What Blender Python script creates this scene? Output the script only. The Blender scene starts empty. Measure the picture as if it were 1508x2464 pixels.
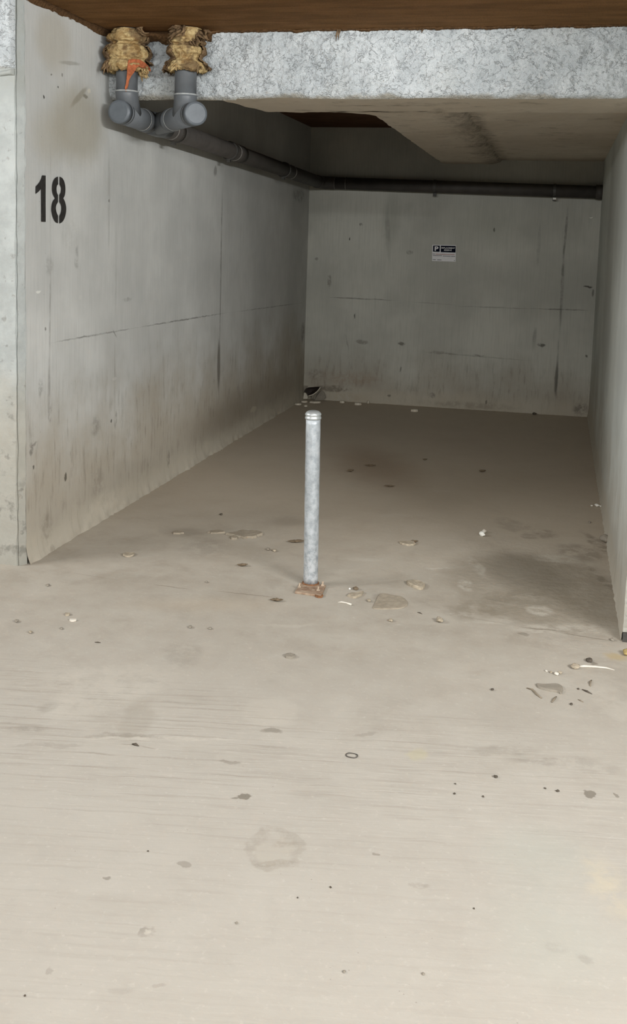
import bpy, bmesh, math, random
from mathutils import Vector, Matrix, noise
from mathutils.geometry import tessellate_polygon
random.seed(7)
D = bpy.data
SC = bpy.context.scene
COL = SC.collection
PI = math.pi

# ------------------------------------------------------------------ camera
F, PX, PY = 2540.65, 754.0, 877.85          # focal length and principal point (pixels of a 1508 x 2464 frame)
YAW, PIT, ROL = -.22527, -.1207, .02979
fw = Vector((math.sin(YAW)*math.cos(PIT), math.cos(YAW)*math.cos(PIT), math.sin(PIT)))
r0 = Vector((math.cos(YAW), -math.sin(YAW), 0)); u0 = r0.cross(fw)
RT = math.cos(ROL)*r0 + math.sin(ROL)*u0
UP = -math.sin(ROL)*r0 + math.cos(ROL)*u0
CAM = Vector((0, 0, 1.5))
cam_d = D.cameras.new('camera'); cam = D.objects.new('camera', cam_d); COL.objects.link(cam)
M = Matrix((RT, UP, -fw)).transposed().to_4x4(); M.translation = CAM
cam.matrix_world = M
cam_d.sensor_fit = 'AUTO'; cam_d.sensor_width = 36
cam_d.lens = 36*F/2464; cam_d.shift_x = 0; cam_d.shift_y = -(1232-PY)/2464
cam_d.clip_start = .05; cam_d.clip_end = 100
SC.camera = cam

def ray(px, py): return fw + (px-PX)/F*RT - (py-PY)/F*UP
def FL(px, py, z=0.0):
    d = ray(px, py); return CAM + d*((z-CAM.z)/d.z)
def LW(px, py, X=-2.26):
    d = ray(px, py); return CAM + d*(X/d.x)
def BW(px, py, Y=9.48):
    d = ray(px, py); return CAM + d*(Y/d.y)

# room dimensions
XL, XR, YB, ZC = -2.26, .317, 9.48, 2.483
YL0, YR0 = 4.19, 4.07
YLIN, ZLIN = 5.08, 2.165

# ------------------------------------------------------------------ helpers
def tag(o, label=None, cat=None, group=None, kind=None):
    if label: o['label'] = label
    if cat: o['category'] = cat
    if group: o['group'] = group
    if kind: o['kind'] = kind
    return o

def wpos(p):
    v = Vector((0, 0, 0))
    while p is not None:
        v += p.location; p = p.parent
    return v

def mesh(name, verts, faces, mat, parent=None, smooth=False, origin=None, mats=None):
    """one mesh object; verts are world coordinates, origin is its base point"""
    vs = [Vector(v) for v in verts]
    if parent is not None: o0 = wpos(parent)
    elif origin is not None: o0 = Vector(origin)
    else: o0 = Vector((0, 0, 0))
    me = D.meshes.new(name); me.from_pydata([v-o0 for v in vs], [], faces)
    bm = bmesh.new(); bm.from_mesh(me); bmesh.ops.recalc_face_normals(bm, faces=bm.faces); bm.to_mesh(me); bm.free()
    me.materials.append(mat)
    if smooth:
        for p in me.polygons: p.use_smooth = True
    o = D.objects.new(name, me); COL.objects.link(o)
    if parent is not None: o.parent = parent
    else: o.location = o0
    return o

def empty(name, loc):
    o = D.objects.new(name, None); COL.objects.link(o); o.location = loc; o.empty_display_size = .1
    return o

class G:
    """geometry collector"""
    def __init__(s): s.v = []; s.f = []
    def add(s, vs, fs):
        b = len(s.v); s.v += [Vector(v) for v in vs]; s.f += [tuple(i+b for i in f) for f in fs]; return s
    def box(s, a, b):
        x0, y0, z0 = a; x1, y1, z1 = b
        return s.add([(x0,y0,z0),(x1,y0,z0),(x1,y1,z0),(x0,y1,z0),(x0,y0,z1),(x1,y0,z1),(x1,y1,z1),(x0,y1,z1)],
                     [(0,3,2,1),(4,5,6,7),(0,1,5,4),(1,2,6,5),(2,3,7,6),(3,0,4,7)])
    def tube(s, path, rad, n=28, cap=True):
        path = [Vector(p) for p in path]
        if not hasattr(rad, '__len__'): rad = [rad]*len(path)
        t = (path[1]-path[0]).normalized()
        a = t.orthogonal().normalized()
        rings = []
        for i, p in enumerate(path):
            if i == 0: d = path[1]-path[0]
            elif i == len(path)-1: d = path[-1]-path[-2]
            else: d = (path[i+1]-p).normalized()+(p-path[i-1]).normalized()
            if d.length < 1e-9: d = t
            d = d.normalized(); a = (a-d*a.dot(d)).normalized(); b = d.cross(a)
            sc = 1.0
            rings.append([p+(a*math.cos(2*PI*k/n)+b*math.sin(2*PI*k/n))*rad[i] for k in range(n)])
        vs = [v for r in rings for v in r]; fs = []
        for i in range(len(rings)-1):
            for k in range(n):
                fs.append((i*n+k, i*n+(k+1) % n, (i+1)*n+(k+1) % n, (i+1)*n+k))
        if cap:
            fs.append(tuple(range(n))[::-1]); fs.append(tuple((len(rings)-1)*n+k for k in range(n)))
        return s.add(vs, fs)
    def prism(s, pts, off):
        """polygon of 3D points extruded by vector off"""
        n = len(pts); off = Vector(off)
        vs = [Vector(p) for p in pts]+[Vector(p)+off for p in pts]
        return s.add(vs, [tuple(range(n)), tuple(range(n, 2*n))[::-1]]+[(k, (k+1) % n, n+(k+1) % n, n+k) for k in range(n)])
    def grid(s, fn, nu, nv):
        vs = [fn(i/nu, j/nv) for j in range(nv+1) for i in range(nu+1)]
        fs = [(j*(nu+1)+i, j*(nu+1)+i+1, (j+1)*(nu+1)+i+1, (j+1)*(nu+1)+i) for j in range(nv) for i in range(nu)]
        return s.add(vs, fs)
    def build(s, name, mat, parent=None, smooth=False, origin=None):
        return mesh(name, s.v, s.f, mat, parent, smooth, origin)

def bevel(o, w=.002, seg=2):
    m = o.modifiers.new('bevel', 'BEVEL'); m.width = w; m.segments = seg; m.limit_method = 'ANGLE'; m.angle_limit = .6
    return o

def fb(p, s, oct=4): return noise.fractal(Vector(p)*s, 1.0, 2.1, oct)

# ------------------------------------------------------------------ materials
def lin(r, g, b):
    f = lambda c: (c/255/12.92) if c/255 <= .04045 else ((c/255+.055)/1.055)**2.4
    return (f(r), f(g), f(b), 1)

class NT:
    def __init__(s, name, rough=.85, spec=.3):
        s.m = D.materials.new(name); s.m.use_nodes = True; s.t = s.m.node_tree; s.N = s.t.nodes; s.L = s.t.links
        s.b = s.N['Principled BSDF']; s.b.inputs['Roughness'].default_value = rough
        s.b.inputs['Specular IOR Level'].default_value = spec
        s.geo = None
    def put(s, sock, v):
        if isinstance(v, bpy.types.NodeSocket): s.L.new(v, sock)
        else: sock.default_value = v
    def new(s, t, **kw):
        n = s.N.new(t)
        for k, v in kw.items(): setattr(n, k, v)
        return n
    def pos(s):
        if s.geo is None: s.geo = s.new('ShaderNodeNewGeometry')
        return s.geo.outputs['Position']
    def math(s, op, a, b=0.0, c=None, clamp=False):
        n = s.new('ShaderNodeMath', operation=op, use_clamp=clamp); s.put(n.inputs[0], a); s.put(n.inputs[1], b)
        if c is not None: s.put(n.inputs[2], c)
        return n.outputs[0]
    def vm(s, op, a, b):
        n = s.new('ShaderNodeVectorMath', operation=op); s.put(n.inputs[0], a); s.put(n.inputs[1], b); return n.outputs[0]
    def sep(s, v):
        n = s.new('ShaderNodeSeparateXYZ'); s.put(n.inputs[0], v); return n.outputs
    def comb(s, x, y, z=0.0):
        n = s.new('ShaderNodeCombineXYZ'); s.put(n.inputs[0], x); s.put(n.inputs[1], y); s.put(n.inputs[2], z); return n.outputs[0]
    def noise(s, v, scale, detail=4, rough=.55, dist=0.0, color=False):
        n = s.new('ShaderNodeTexNoise'); s.put(n.inputs['Vector'], v); n.inputs['Scale'].default_value = scale
        n.inputs['Detail'].default_value = detail; n.inputs['Roughness'].default_value = rough; n.inputs['Distortion'].default_value = dist
        return n.outputs['Color'] if color else n.outputs['Fac']
    def voro(s, v, scale, feature='F1'):
        n = s.new('ShaderNodeTexVoronoi', feature=feature); s.put(n.inputs['Vector'], v); n.inputs['Scale'].default_value = scale
        return n.outputs['Distance']
    def mapr(s, v, a, b, c=0.0, d=1.0, smooth=True):
        n = s.new('ShaderNodeMapRange', interpolation_type='SMOOTHSTEP' if smooth else 'LINEAR')
        s.put(n.inputs[0], v)
        for i, x in enumerate((a, b, c, d)): n.inputs[i+1].default_value = x
        return n.outputs[0]
    def mapping(s, v, loc=(0,0,0), rot=(0,0,0), sc=(1,1,1), typ='TEXTURE'):
        n = s.new('ShaderNodeMapping', vector_type=typ); s.put(n.inputs[0], v)
        n.inputs['Location'].default_value = loc; n.inputs['Rotation'].default_value = rot; n.inputs['Scale'].default_value = sc
        return n.outputs[0]
    def mix(s, fac, a, b, blend='MIX'):
        n = s.new('ShaderNodeMix', data_type='RGBA', blend_type=blend)
        s.put(n.inputs[0], fac); s.put(n.inputs[6], a); s.put(n.inputs[7], b); return n.outputs[2]
    def blob(s, uv, c, r, rot=0.0, soft=.5):
        """soft-edged elliptical mask, c and r in metres on the surface"""
        v = s.mapping(uv, (c[0], c[1], 0), (0, 0, rot), (max(r[0], 1e-4), max(r[1], 1e-4), 1))
        n = s.new('ShaderNodeTexGradient', gradient_type='SPHERICAL'); s.L.new(v, n.inputs[0])
        return s.mapr(n.outputs['Fac'], 0.0, soft)
    def stain(s, col, uv, c, r, rot, color, k, soft=.5, tex=None):
        m = s.blob(uv, c, r, rot, soft)
        if tex is not None: m = s.math('MULTIPLY', m, tex)
        return s.mix(s.math('MULTIPLY', m, k), col, color)
    def bump(s, h, strength, dist, prev=None):
        n = s.new('ShaderNodeBump'); s.put(n.inputs['Height'], h); n.inputs['Strength'].default_value = strength
        n.inputs['Distance'].default_value = dist
        if prev is not None: s.L.new(prev, n.inputs['Normal'])
        return n.outputs[0]
    def done(s, col, nrm=None, rough=None):
        s.put(s.b.inputs['Base Color'], col)
        if nrm is not None: s.L.new(nrm, s.b.inputs['Normal'])
        if rough is not None: s.put(s.b.inputs['Roughness'], rough)
        return s.m

def simple(name, rgb, rough=.7, spec=.3, var=.15, scale=30, metallic=0.0, bump=0.0):
    n = NT(name, rough, spec); tc = n.new('ShaderNodeTexCoord').outputs['Object']
    a = lin(*rgb); f = n.noise(tc, scale, 5)
    c = n.mix(n.mapr(f, .3, .7), tuple(x*(1-var) for x in a[:3])+(1,), tuple(min(1, x*(1+var)) for x in a[:3])+(1,))
    n.b.inputs['Metallic'].default_value = metallic
    return n.done(c, n.bump(f, .4, bump) if bump else None)

# surface boxes given in photograph pixels -> metres on the surface
def fbox(cx, cy, w, h):
    c = FL(cx, cy); a = FL(cx-w/2, cy); b = FL(cx+w/2, cy); e = FL(cx, cy-h/2); g = FL(cx, cy+h/2)
    return (c.x, c.y), ((b-a).length/2, (e-g).length/2), math.atan2((b-a).y, (b-a).x)
def fseg(x0, y0, x1, y1, w):
    a = FL(x0, y0); b = FL(x1, y1); c = (a+b)/2; d = b-a
    return (c.x, c.y), (d.length/2, w), math.atan2(d.y, d.x)
def lbox(cx, cy, w, h):
    a = LW(cx-w/2, cy); b = LW(cx+w/2, cy); e = LW(cx, cy-h/2); g = LW(cx, cy+h/2); c = LW(cx, cy)
    return (c.y, c.z), (abs(b.y-a.y)/2, abs(e.z-g.z)/2), 0.0
def lseg(x0, y0, x1, y1, w):
    a = LW(x0, y0); b = LW(x1, y1); c = (a+b)/2; d = b-a
    return (c.y, c.z), (math.hypot(d.y, d.z)/2, w), math.atan2(d.z, d.y)
def bbox(cx, cy, w, h):
    a = BW(cx-w/2, cy); b = BW(cx+w/2, cy); e = BW(cx, cy-h/2); g = BW(cx, cy+h/2); c = BW(cx, cy)
    return (c.x, c.z), (abs(b.x-a.x)/2, abs(e.z-g.z)/2), 0.0
def bseg(x0, y0, x1, y1, w):
    a = BW(x0, y0); b = BW(x1, y1); c = (a+b)/2; d = b-a
    return (c.x, c.z), (math.hypot(d.x, d.z)/2, w), math.atan2(d.z, d.x)

# ---- floor
def mat_floor():
    n = NT('dusty_concrete_floor', .9, .2); P = n.pos()
    x, y, z = n.sep(P); uv0 = n.comb(x, y)
    wob = n.vm('SCALE', n.vm('SUBTRACT', n.noise(P, 9, 4, .6, color=True), (.5, .5, .5)), (0, 0, 0))
    wob.node.inputs['Scale'].default_value = .09
    uv = n.vm('ADD', uv0, wob)
    fine = n.noise(P, 55, 6, .65); big = n.noise(P, 1.3, 4, .6); mid = n.noise(P, 6, 6, .62)
    c = n.mix(n.mapr(big, .35, .65), lin(163, 155, 142), lin(171, 164, 152))
    c = n.mix(n.math('MULTIPLY', n.mapr(mid, .45, .75), .36), c, lin(184, 179, 168))
    c = n.mix(n.math('MULTIPLY', n.mapr(mid, .5, .28), .30), c, lin(138, 128, 113))
    md2 = n.noise(P, 3.1, 6, .68, .4)
    c = n.mix(n.math('MULTIPLY', n.mapr(md2, .52, .70), .30), c, lin(136, 127, 113))
    # greyer drive lane, browner dust inside the bay
    lane = n.mapr(n.math('ADD', y, n.math('MULTIPLY', n.math('SUBTRACT', big, .5), 1.6)), 4.3, 2.4)
    c = n.mix(n.math('MULTIPLY', lane, .6), c, lin(174, 170, 162))
    bay = n.mapr(y, 4.0, 6.0); c = n.mix(n.math('MULTIPLY', bay, .75), c, lin(180, 167, 149))
    # tyre streaks across the lane
    wst = n.vm('SCALE', wob, (0, 0, 0)); wst.node.inputs['Scale'].default_value = .22
    sv = n.mapping(n.vm('ADD', uv0, wst), (0, 0, 0), (0, 0, .17), (1.3, .05, 1))
    st = n.noise(sv, 3.2, 6, .6); st2 = n.noise(sv, 9, 4, .6)
    yw = n.math('ADD', y, n.math('MULTIPLY', n.math('SUBTRACT', n.noise(P, 1.8, 3), .5), .8)); lm = n.mapr(yw, 3.35, 2.95); lm = n.math('MULTIPLY', lm, n.mapr(yw, 2.2, 2.7, .3, 1))
    c = n.mix(n.math('MULTIPLY', n.math('MULTIPLY', n.mapr(st, .48, .76), lm), n.mapr(x, .2, -.9, .25, .6)), c, lin(132, 124, 112))
    c = n.mix(n.math('MULTIPLY', n.math('MULTIPLY', n.mapr(st2, .48, .8), lm), .40), c, lin(200, 196, 186))
    # fine dark grit
    grit = n.mapr(n.voro(P, 38), .085, .03); gm = n.mapr(n.noise(P, 5, 2), .52, .62)
    c = n.mix(n.math('MULTIPLY', n.math('MULTIPLY', grit, gm), .45), c, lin(110, 100, 88))
    c = n.mix(n.math('MULTIPLY', n.mapr(fine, .55, .8), .18), c, lin(235, 230, 220))
    DK, MD, LT = lin(94, 86, 72), lin(124, 115, 99), lin(192, 186, 174)
    tex = n.mapr(n.noise(P, 14, 6, .7), .36, .58)
    S = [  # cx, cy, w, h, colour, strength, softness, textured
        (1290, 1415, 430, 190, MD, .45, .35, 0), (1265, 1378, 200, 105, DK, .30, .5, 0), (1300, 1455, 350, 90, MD, .35, .6, 1),
        (1380, 1395, 260, 120, MD, .3, .6, 1), (1240, 1440, 200, 50, DK, .16, .6, 1), (1235, 1265, 80, 40, DK, .22, .5, 1), (1395, 1330, 120, 45, DK, .4, .5, 1),
        (1310, 1285, 60, 24, DK, .4, .5, 1), (1270, 1290, 40, 16, DK, .3, .5, 1),
        (1340, 1345, 120, 26, LT, .5, .6, 1), (1120, 1405, 40, 36, LT, .6, .6, 1), (1145, 1362, 36, 60, LT, .35, .6, 1),
        (1300, 1470, 70, 30, LT, .55, .5, 1), (1385, 1515, 200, 30, LT, .35, .6, 1), (1290, 1512, 160, 22, LT, .45, .6, 1), (1180, 1490, 120, 24, LT, .4, .5, 1),
        (1140, 1470, 160, 50, MD, .5, .6, 1), (1455, 1400, 26, 90, DK, .4, .6, 1), (1440, 1310, 40, 60, DK, .5, .6, 1),
        (490, 1318, 150, 60, DK, .22, .8, 1), (590, 1288, 110, 34, LT, .25, .5, 0), (440, 1280, 120, 26, DK, .25, .7, 0), (690, 1255, 120, 30, DK, .22, .8, 0),
        (900, 1120, 260, 130, lin(120, 92, 66), .38, .9, 0), (650, 1240, 400, 60, DK, .10, .9, 0),
        (660, 1757, 40, 16, DK, .42, .4, 0), (586, 1916, 34, 18, DK, .66, .25, 0), (563, 1918, 14, 8, DK, .55, .25, 0),
        (660, 2040, 130, 100, MD, .26, .12, 1), (662, 2046, 96, 70, LT, .30, .3, 1), (660, 2078, 100, 14, MD, .3, .5, 1), (680, 2032, 70, 26, MD, .34, .6, 1),
        (443, 2077, 34, 16, DK, .34, .3, 0), (360, 2232, 46, 28, DK, .34, .25, 1), (362, 2230, 12, 14, LT, .5, .4, 0), (1008, 2125, 52, 14, DK, .3, .4, 1),
        (905, 2057, 16, 8, DK, .4, .4, 0), (264, 2115, 12, 9, DK, .45, .4, 0), (1413, 1912, 26, 10, DK, .6, .3, 0), (1474, 1913, 10, 6, DK, .5, .3, 0),
        (110, 1702, 60, 26, DK, .28, .6, 1), (650, 1710, 150, 70, LT, .22, .4, 0), (250, 1640, 440, 110, LT, .35, .7, 1), (180, 1700, 200, 60, LT, .3, .6, 1), (330, 1730, 90, 110, MD, .20, .5, 0), (440, 1575, 110, 70, DK, .16, .5, 1),
        (60, 1755, 150, 14, DK, .28, .6, 1), (300, 1768, 260, 9, DK, .25, .6, 1), (380, 1775, 520, 8, LT, .5, .6, 1), (110, 1795, 260, 12, DK, .16, .6, 1),
        (1210, 1805, 170, 26, DK, .22, .6, 1), (1320, 1830, 220, 18, DK, .25, .6, 1), (1430, 1845, 200, 40, DK, .14, .7, 1),
        (1300, 2060, 330, 200, lin(166, 170, 160), .3, .9, 0), (1330, 2250, 420, 330, lin(168, 171, 161), .3, .9, 0), (1460, 2130, 110, 200, lin(186, 177, 157), .65, .8, 1),
        (1005, 1815, 50, 30, lin(180, 172, 138), .4, .5, 0), (1410, 2310, 50, 30, DK, .18, .6, 1), (1340, 2280, 90, 40, DK, .12, .6, 1),
        (500, 1455, 500, 50, lin(178, 164, 144), .3, .9, 0), (1480, 1580, 60, 24, lin(172, 150, 100), .5, .7, 0), (1480, 1700, 110, 130, LT, .3, .7, 1),
        (545, 1834, 44, 7, DK, .32, .4, 0), (1255, 1526, 30, 8, DK, .4, .4, 0), (1418, 1594, 26, 8, DK, .5, .5, 0), (880, 1770, 60, 8, DK, .2, .5, 0),
        (300, 2380, 60, 30, DK, .10, .6, 0), (380, 2366, 30, 14, DK, .16, .5, 0), (135, 2334, 22, 12, DK, .22, .4, 0),
        (925, 1440, 60, 26, DK, .3, .5, 0), (870, 1346, 110, 10, LT, .35, .6, 1), (1050, 1368, 90, 5, LT, .5, .5, 1), (960, 1240, 140, 10, LT, .2, .6, 1), (830, 1375, 120, 12, LT, .2, .6, 1), (700, 1505, 160, 8, LT, .3, .6, 1), (1055, 1182, 40, 10, LT, .25, .6, 1)]
    for (cx, cy, w, h, col, k, soft, t) in S:
        cc, rr, ro = fbox(cx, cy, w*1.15, h*1.15)
        c = n.stain(c, uv, cc, rr, ro, col, k, soft, tex if t else None)
    # construction joint at the bay mouth, a few cracks and the post's painted shadow
    uvl = n.vm('ADD', uv0, n.vm('SCALE', wob, (0, 0, 0))); uvl.node.inputs[0].default_value = (0, 0, 0)
    sw = n.vm('SCALE', n.vm('SUBTRACT', n.noise(P, 14, 3, .6, color=True), (.5, .5, .5)), (0, 0, 0)); sw.node.inputs['Scale'].default_value = .02
    uvl = n.vm('ADD', uv0, sw)
    dk = lin(120, 110, 96)
    for (x0, y0, x1, y1, w, k) in [(360, 1405, 470, 1420, .006, .5), (500, 1420, 700, 1442, .006, .55), (1240, 1508, 1380, 1522, .006, .7), (1330, 1520, 1490, 1545, .006, .6),
                                   (150, 1375, 300, 1398, .006, .2), (1080, 1478, 1240, 1505, .005, .25), (285, 1788, 330, 1793, .002, .6), (330, 1793, 380, 1804, .003, .4),
                                   (800, 1416, 1010, 1392, .02, .12)]:  # wide faint streak: the bollard's cast shadow painted on the floor
        cc, rr, ro = fseg(x0, y0, x1, y1, w)
        c = n.stain(c, uvl, cc, rr, ro, dk, k, .5)
    # dirt line along the walls
    h = n.math('ADD', n.math('MULTIPLY', mid, .5), n.math('MULTIPLY', fine, .12))
    nr = n.bump(h, .5, .012)
    rid = n.math('MULTIPLY', n.noise(P, 24, 5, .65), n.blob(uv, *fbox(1300, 1410, 480, 300), .5))
    nr = n.bump(rid, .4, .010, nr)
    return n.done(c, nr)

# ---- form-cast concrete walls
def mat_wall(name, axes, base, dirt, stains=(), lines=(), dirt_h=.55, rough=.85, streak=.25, board=None, tone=1.0):
    n = NT(name, rough, .2); P = n.pos(); s = n.sep(P); a = s[axes]; z = s[2]
    uv0 = n.comb(a, z)
    wob = n.vm('SCALE', n.vm('SUBTRACT', n.noise(P, 12, 4, .6, color=True), (.5, .5, .5)), (0, 0, 0)); wob.node.inputs['Scale'].default_value = .05
    uv = n.vm('ADD', uv0, n.vm('MULTIPLY', wob, (1, 1, 0)))
    big = n.noise(P, 1.1, 4, .6); mid = n.noise(P, 5, 6, .65); fine = n.noise(P, 60, 6, .65)
    vs = n.noise(n.mapping(uv0, sc=(.03, .6, 1)), 2.2, 5, .6)
    vs2 = n.noise(n.mapping(uv0, sc=(.022, .3, 1)), 2.5, 5, .65)
    b = lin(*base); lo = tuple(v*.84 for v in b[:3])+(1,); hi = tuple(min(1, v*1.12) for v in b[:3])+(1,)
    c = n.mix(n.mapr(big, .3, .7), lo, hi)
    c = n.mix(n.math('MULTIPLY', n.mapr(vs, .42, .7), streak), c, tuple(v*.66 for v in b[:3])+(1,))
    c = n.mix(n.math('MULTIPLY', n.mapr(vs2, .55, .75), streak*.5), c, tuple(min(1, v*1.3) for v in b[:3])+(1,))
    c = n.mix(n.math('MULTIPLY', n.mapr(mid, .56, .74), .22), c, tuple(v*.72 for v in b[:3])+(1,))
    # rising dirt at the foot of the wall
    zz = n.math('ADD', z, n.math('MULTIPLY', n.math('SUBTRACT', n.noise(P, 2.2, 5, .65), .5), .9))
    c = n.mix(n.math('MULTIPLY', n.mapr(zz, dirt_h+.35, dirt_h-.35), .7), c, lin(*dirt))
    gs_ = n.noise(n.mapping(uv0, sc=(.05, .32, 1)), 1.4, 6, .7)
    c = n.mix(n.math('MULTIPLY', n.math('MULTIPLY', n.mapr(gs_, .50, .68), n.mapr(zz, dirt_h+.45, dirt_h-.1)), .38), c, lin(104, 96, 82))
    z2 = n.math('ADD', z, n.math('MULTIPLY', n.math('SUBTRACT', mid, .5), .22))
    c = n.mix(n.math('MULTIPLY', n.mapr(z2, .17, .06), .55), c, lin(186, 178, 162))
    # blow holes
    pit = n.mapr(n.voro(P, 30), .08, .035); pm = n.mapr(n.noise(P, 4, 3), .54, .66); pit = n.math('MULTIPLY', pit, pm)
    c = n.mix(n.math('MULTIPLY', pit, .5), c, lin(96, 92, 84))
    tex = n.mapr(n.noise(P, 22, 6, .7), .36, .58)
    for (cc, rr, ro, col, k, soft, t) in stains:
        c = n.stain(c, uv, cc, rr, ro, lin(*col), k, soft, tex if t else None)
    sw = n.vm('SCALE', n.vm('SUBTRACT', n.noise(P, 16, 3, .6, color=True), (.5, .5, .5)), (0, 0, 0)); sw.node.inputs['Scale'].default_value = .012
    uvl = n.vm('ADD', uv0, n.vm('MULTIPLY', sw, (1, 1, 0)))
    lt = n.mapr(n.noise(P, 8, 3, .7), .34, .6, .35, 1)
    hl = None
    for (cc, rr, ro, col, k, t) in lines:
        m = n.blob(uvl, cc, rr, ro, .55)
        if t: m = n.math('MULTIPLY', m, lt)
        c = n.mix(n.math('MULTIPLY', m, k), c, lin(*col))
    h = n.math('ADD', n.math('MULTIPLY', mid, .35), n.math('MULTIPLY', fine, .16))
    h = n.math('SUBTRACT', h, n.math('MULTIPLY', pit, .3))
    h = n.math('ADD', h, n.math('MULTIPLY', vs2, .12))
    return n.done(c, n.bump(h, .5, .008))

DKW = (92, 88, 80)
L_st = [lbox(*q)+(col, k, so, t) for q, col, k, so, t in [
    ((250, 250, 90, 26), DKW, .0, .5, 1),
    ((190, 300, 170, 260), (150, 143, 126), .65, .6, 0), ((130, 100, 120, 200), (164, 156, 140), .5, .6, 0), ((120, 330, 130, 190), (158, 151, 134), .45, .8, 0),
    ((170, 560, 60, 120), (150, 148, 140), .2, .6, 1), ((118, 640, 24, 60), DKW, .25, .5, 1), ((185, 620, 12, 60), DKW, .35, .5, 1),
    ((105, 232, 5, 12), (50, 47, 42), .9, .4, 0), ((140, 208, 4, 8), (60, 57, 52), .8, .4, 0), ((206, 232, 14, 14), (105, 100, 86), .7, .5, 0), ((214, 220, 10, 14), (200, 194, 178), .7, .5, 0),
    ((124, 180, 4, 8), DKW, .7, .4, 0), ((150, 182, 4, 8), DKW, .6, .4, 0), ((262, 484, 5, 12), (96, 94, 90), .7, .5, 0),
    ((158, 1147, 8, 28), (82, 76, 66), .85, .35, 0), ((267, 1012, 4, 10), (70, 66, 60), .8, .4, 0), ((80, 1126, 5, 10), (74, 70, 64), .8, .4, 0),
    ((110, 792, 6, 12), (96, 92, 86), .7, .5, 0), ((75, 1080, 14, 40), DKW, .6, .5, 1), ((80, 1070, 22, 9), DKW, .5, .5, 1), ((97, 935, 16, 56), DKW, .42, .5, 1),
    ((112, 1270, 40, 90), (120, 112, 98), .4, .6, 1), ((118, 1330, 20, 50), (110, 102, 88), .4, .6, 1), ((235, 1165, 40, 90), (124, 116, 104), .4, .6, 1), ((230, 1025, 26, 60), DKW, .32, .6, 1),
    ((405, 1105, 8, 50), (100, 94, 84), .55, .5, 1), ((278, 1010, 9, 50), DKW, .4, .5, 1), ((305, 720, 30, 14), DKW, .3, .5, 1), ((275, 912, 14, 10), (190, 188, 182), .6, .5, 0),
    ((93, 702, 18, 8), (216, 216, 208), .7, .5, 0), ((192, 718, 12, 14), (190, 190, 184), .4, .5, 0), ((120, 1000, 10, 60), DKW, .35, .5, 1),
    ((610, 960, 330, 120), (112, 100, 84), .30, .8, 0), ((540, 1010, 200, 110), (124, 112, 94), .3, .8, 0), ((450, 870, 60, 200), (158, 152, 140), .2, .9, 0),
    ((610, 985, 20, 16), (190, 180, 160), .5, .5, 0), ((560, 1058, 30, 14), (180, 170, 150), .5, .5, 1), ((728, 800, 10, 60), (70, 66, 60), .5, .5, 1),
    ((150, 1350, 130, 30), (196, 188, 170), .5, .6, 1), ((250, 1210, 140, 60), (192, 184, 168), .45, .6, 1), ((720, 470, 40, 40), DKW, .4, .5, 1),
    ((518, 412, 9, 28), (96, 92, 86), .5, .5, 0)]]
GR = (92, 90, 84)
L_ln = [lseg(*q)+(col, k, t) for q, col, k, t in [
    ((105, 827, 340, 787, .006), GR, .6, 1), ((300, 793, 560, 750, .006), GR, .65, 1), ((540, 754, 738, 727, .006), GR, .45, 1),
    ((535, 430, 530, 700, .02), (104, 101, 95), .5, 1), ((533, 560, 528, 860, .016), (100, 97, 90), .5, 1), ((527, 800, 525, 955, .045), (84, 78, 68), .7, 0),
    ((122, 560, 119, 900, .012), (122, 119, 112), .45, 1), ((119, 840, 117, 1030, .018), (108, 104, 96), .45, 1), ((121, 300, 122, 620, .008), (128, 125, 118), .3, 1),
    ((276, 780, 276, 1020, .012), (124, 120, 112), .3, 1), ((262, 300, 262, 640, .02), (128, 126, 120), .3, 1), ((280, 500, 278, 800, .015), (130, 128, 122), .25, 1),
    ((165, 262, 215, 205, .022), (132, 126, 110), .6, 0), ((135, 148, 200, 155, .012), (132, 128, 118), .5, 0), ((270, 790, 282, 815, .006), GR, .5, 0)]]
M_WL = mat_wall('form_cast_concrete_left', 1, (190, 190, 186), (162, 150, 130), L_st, L_ln, .55)
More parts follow.
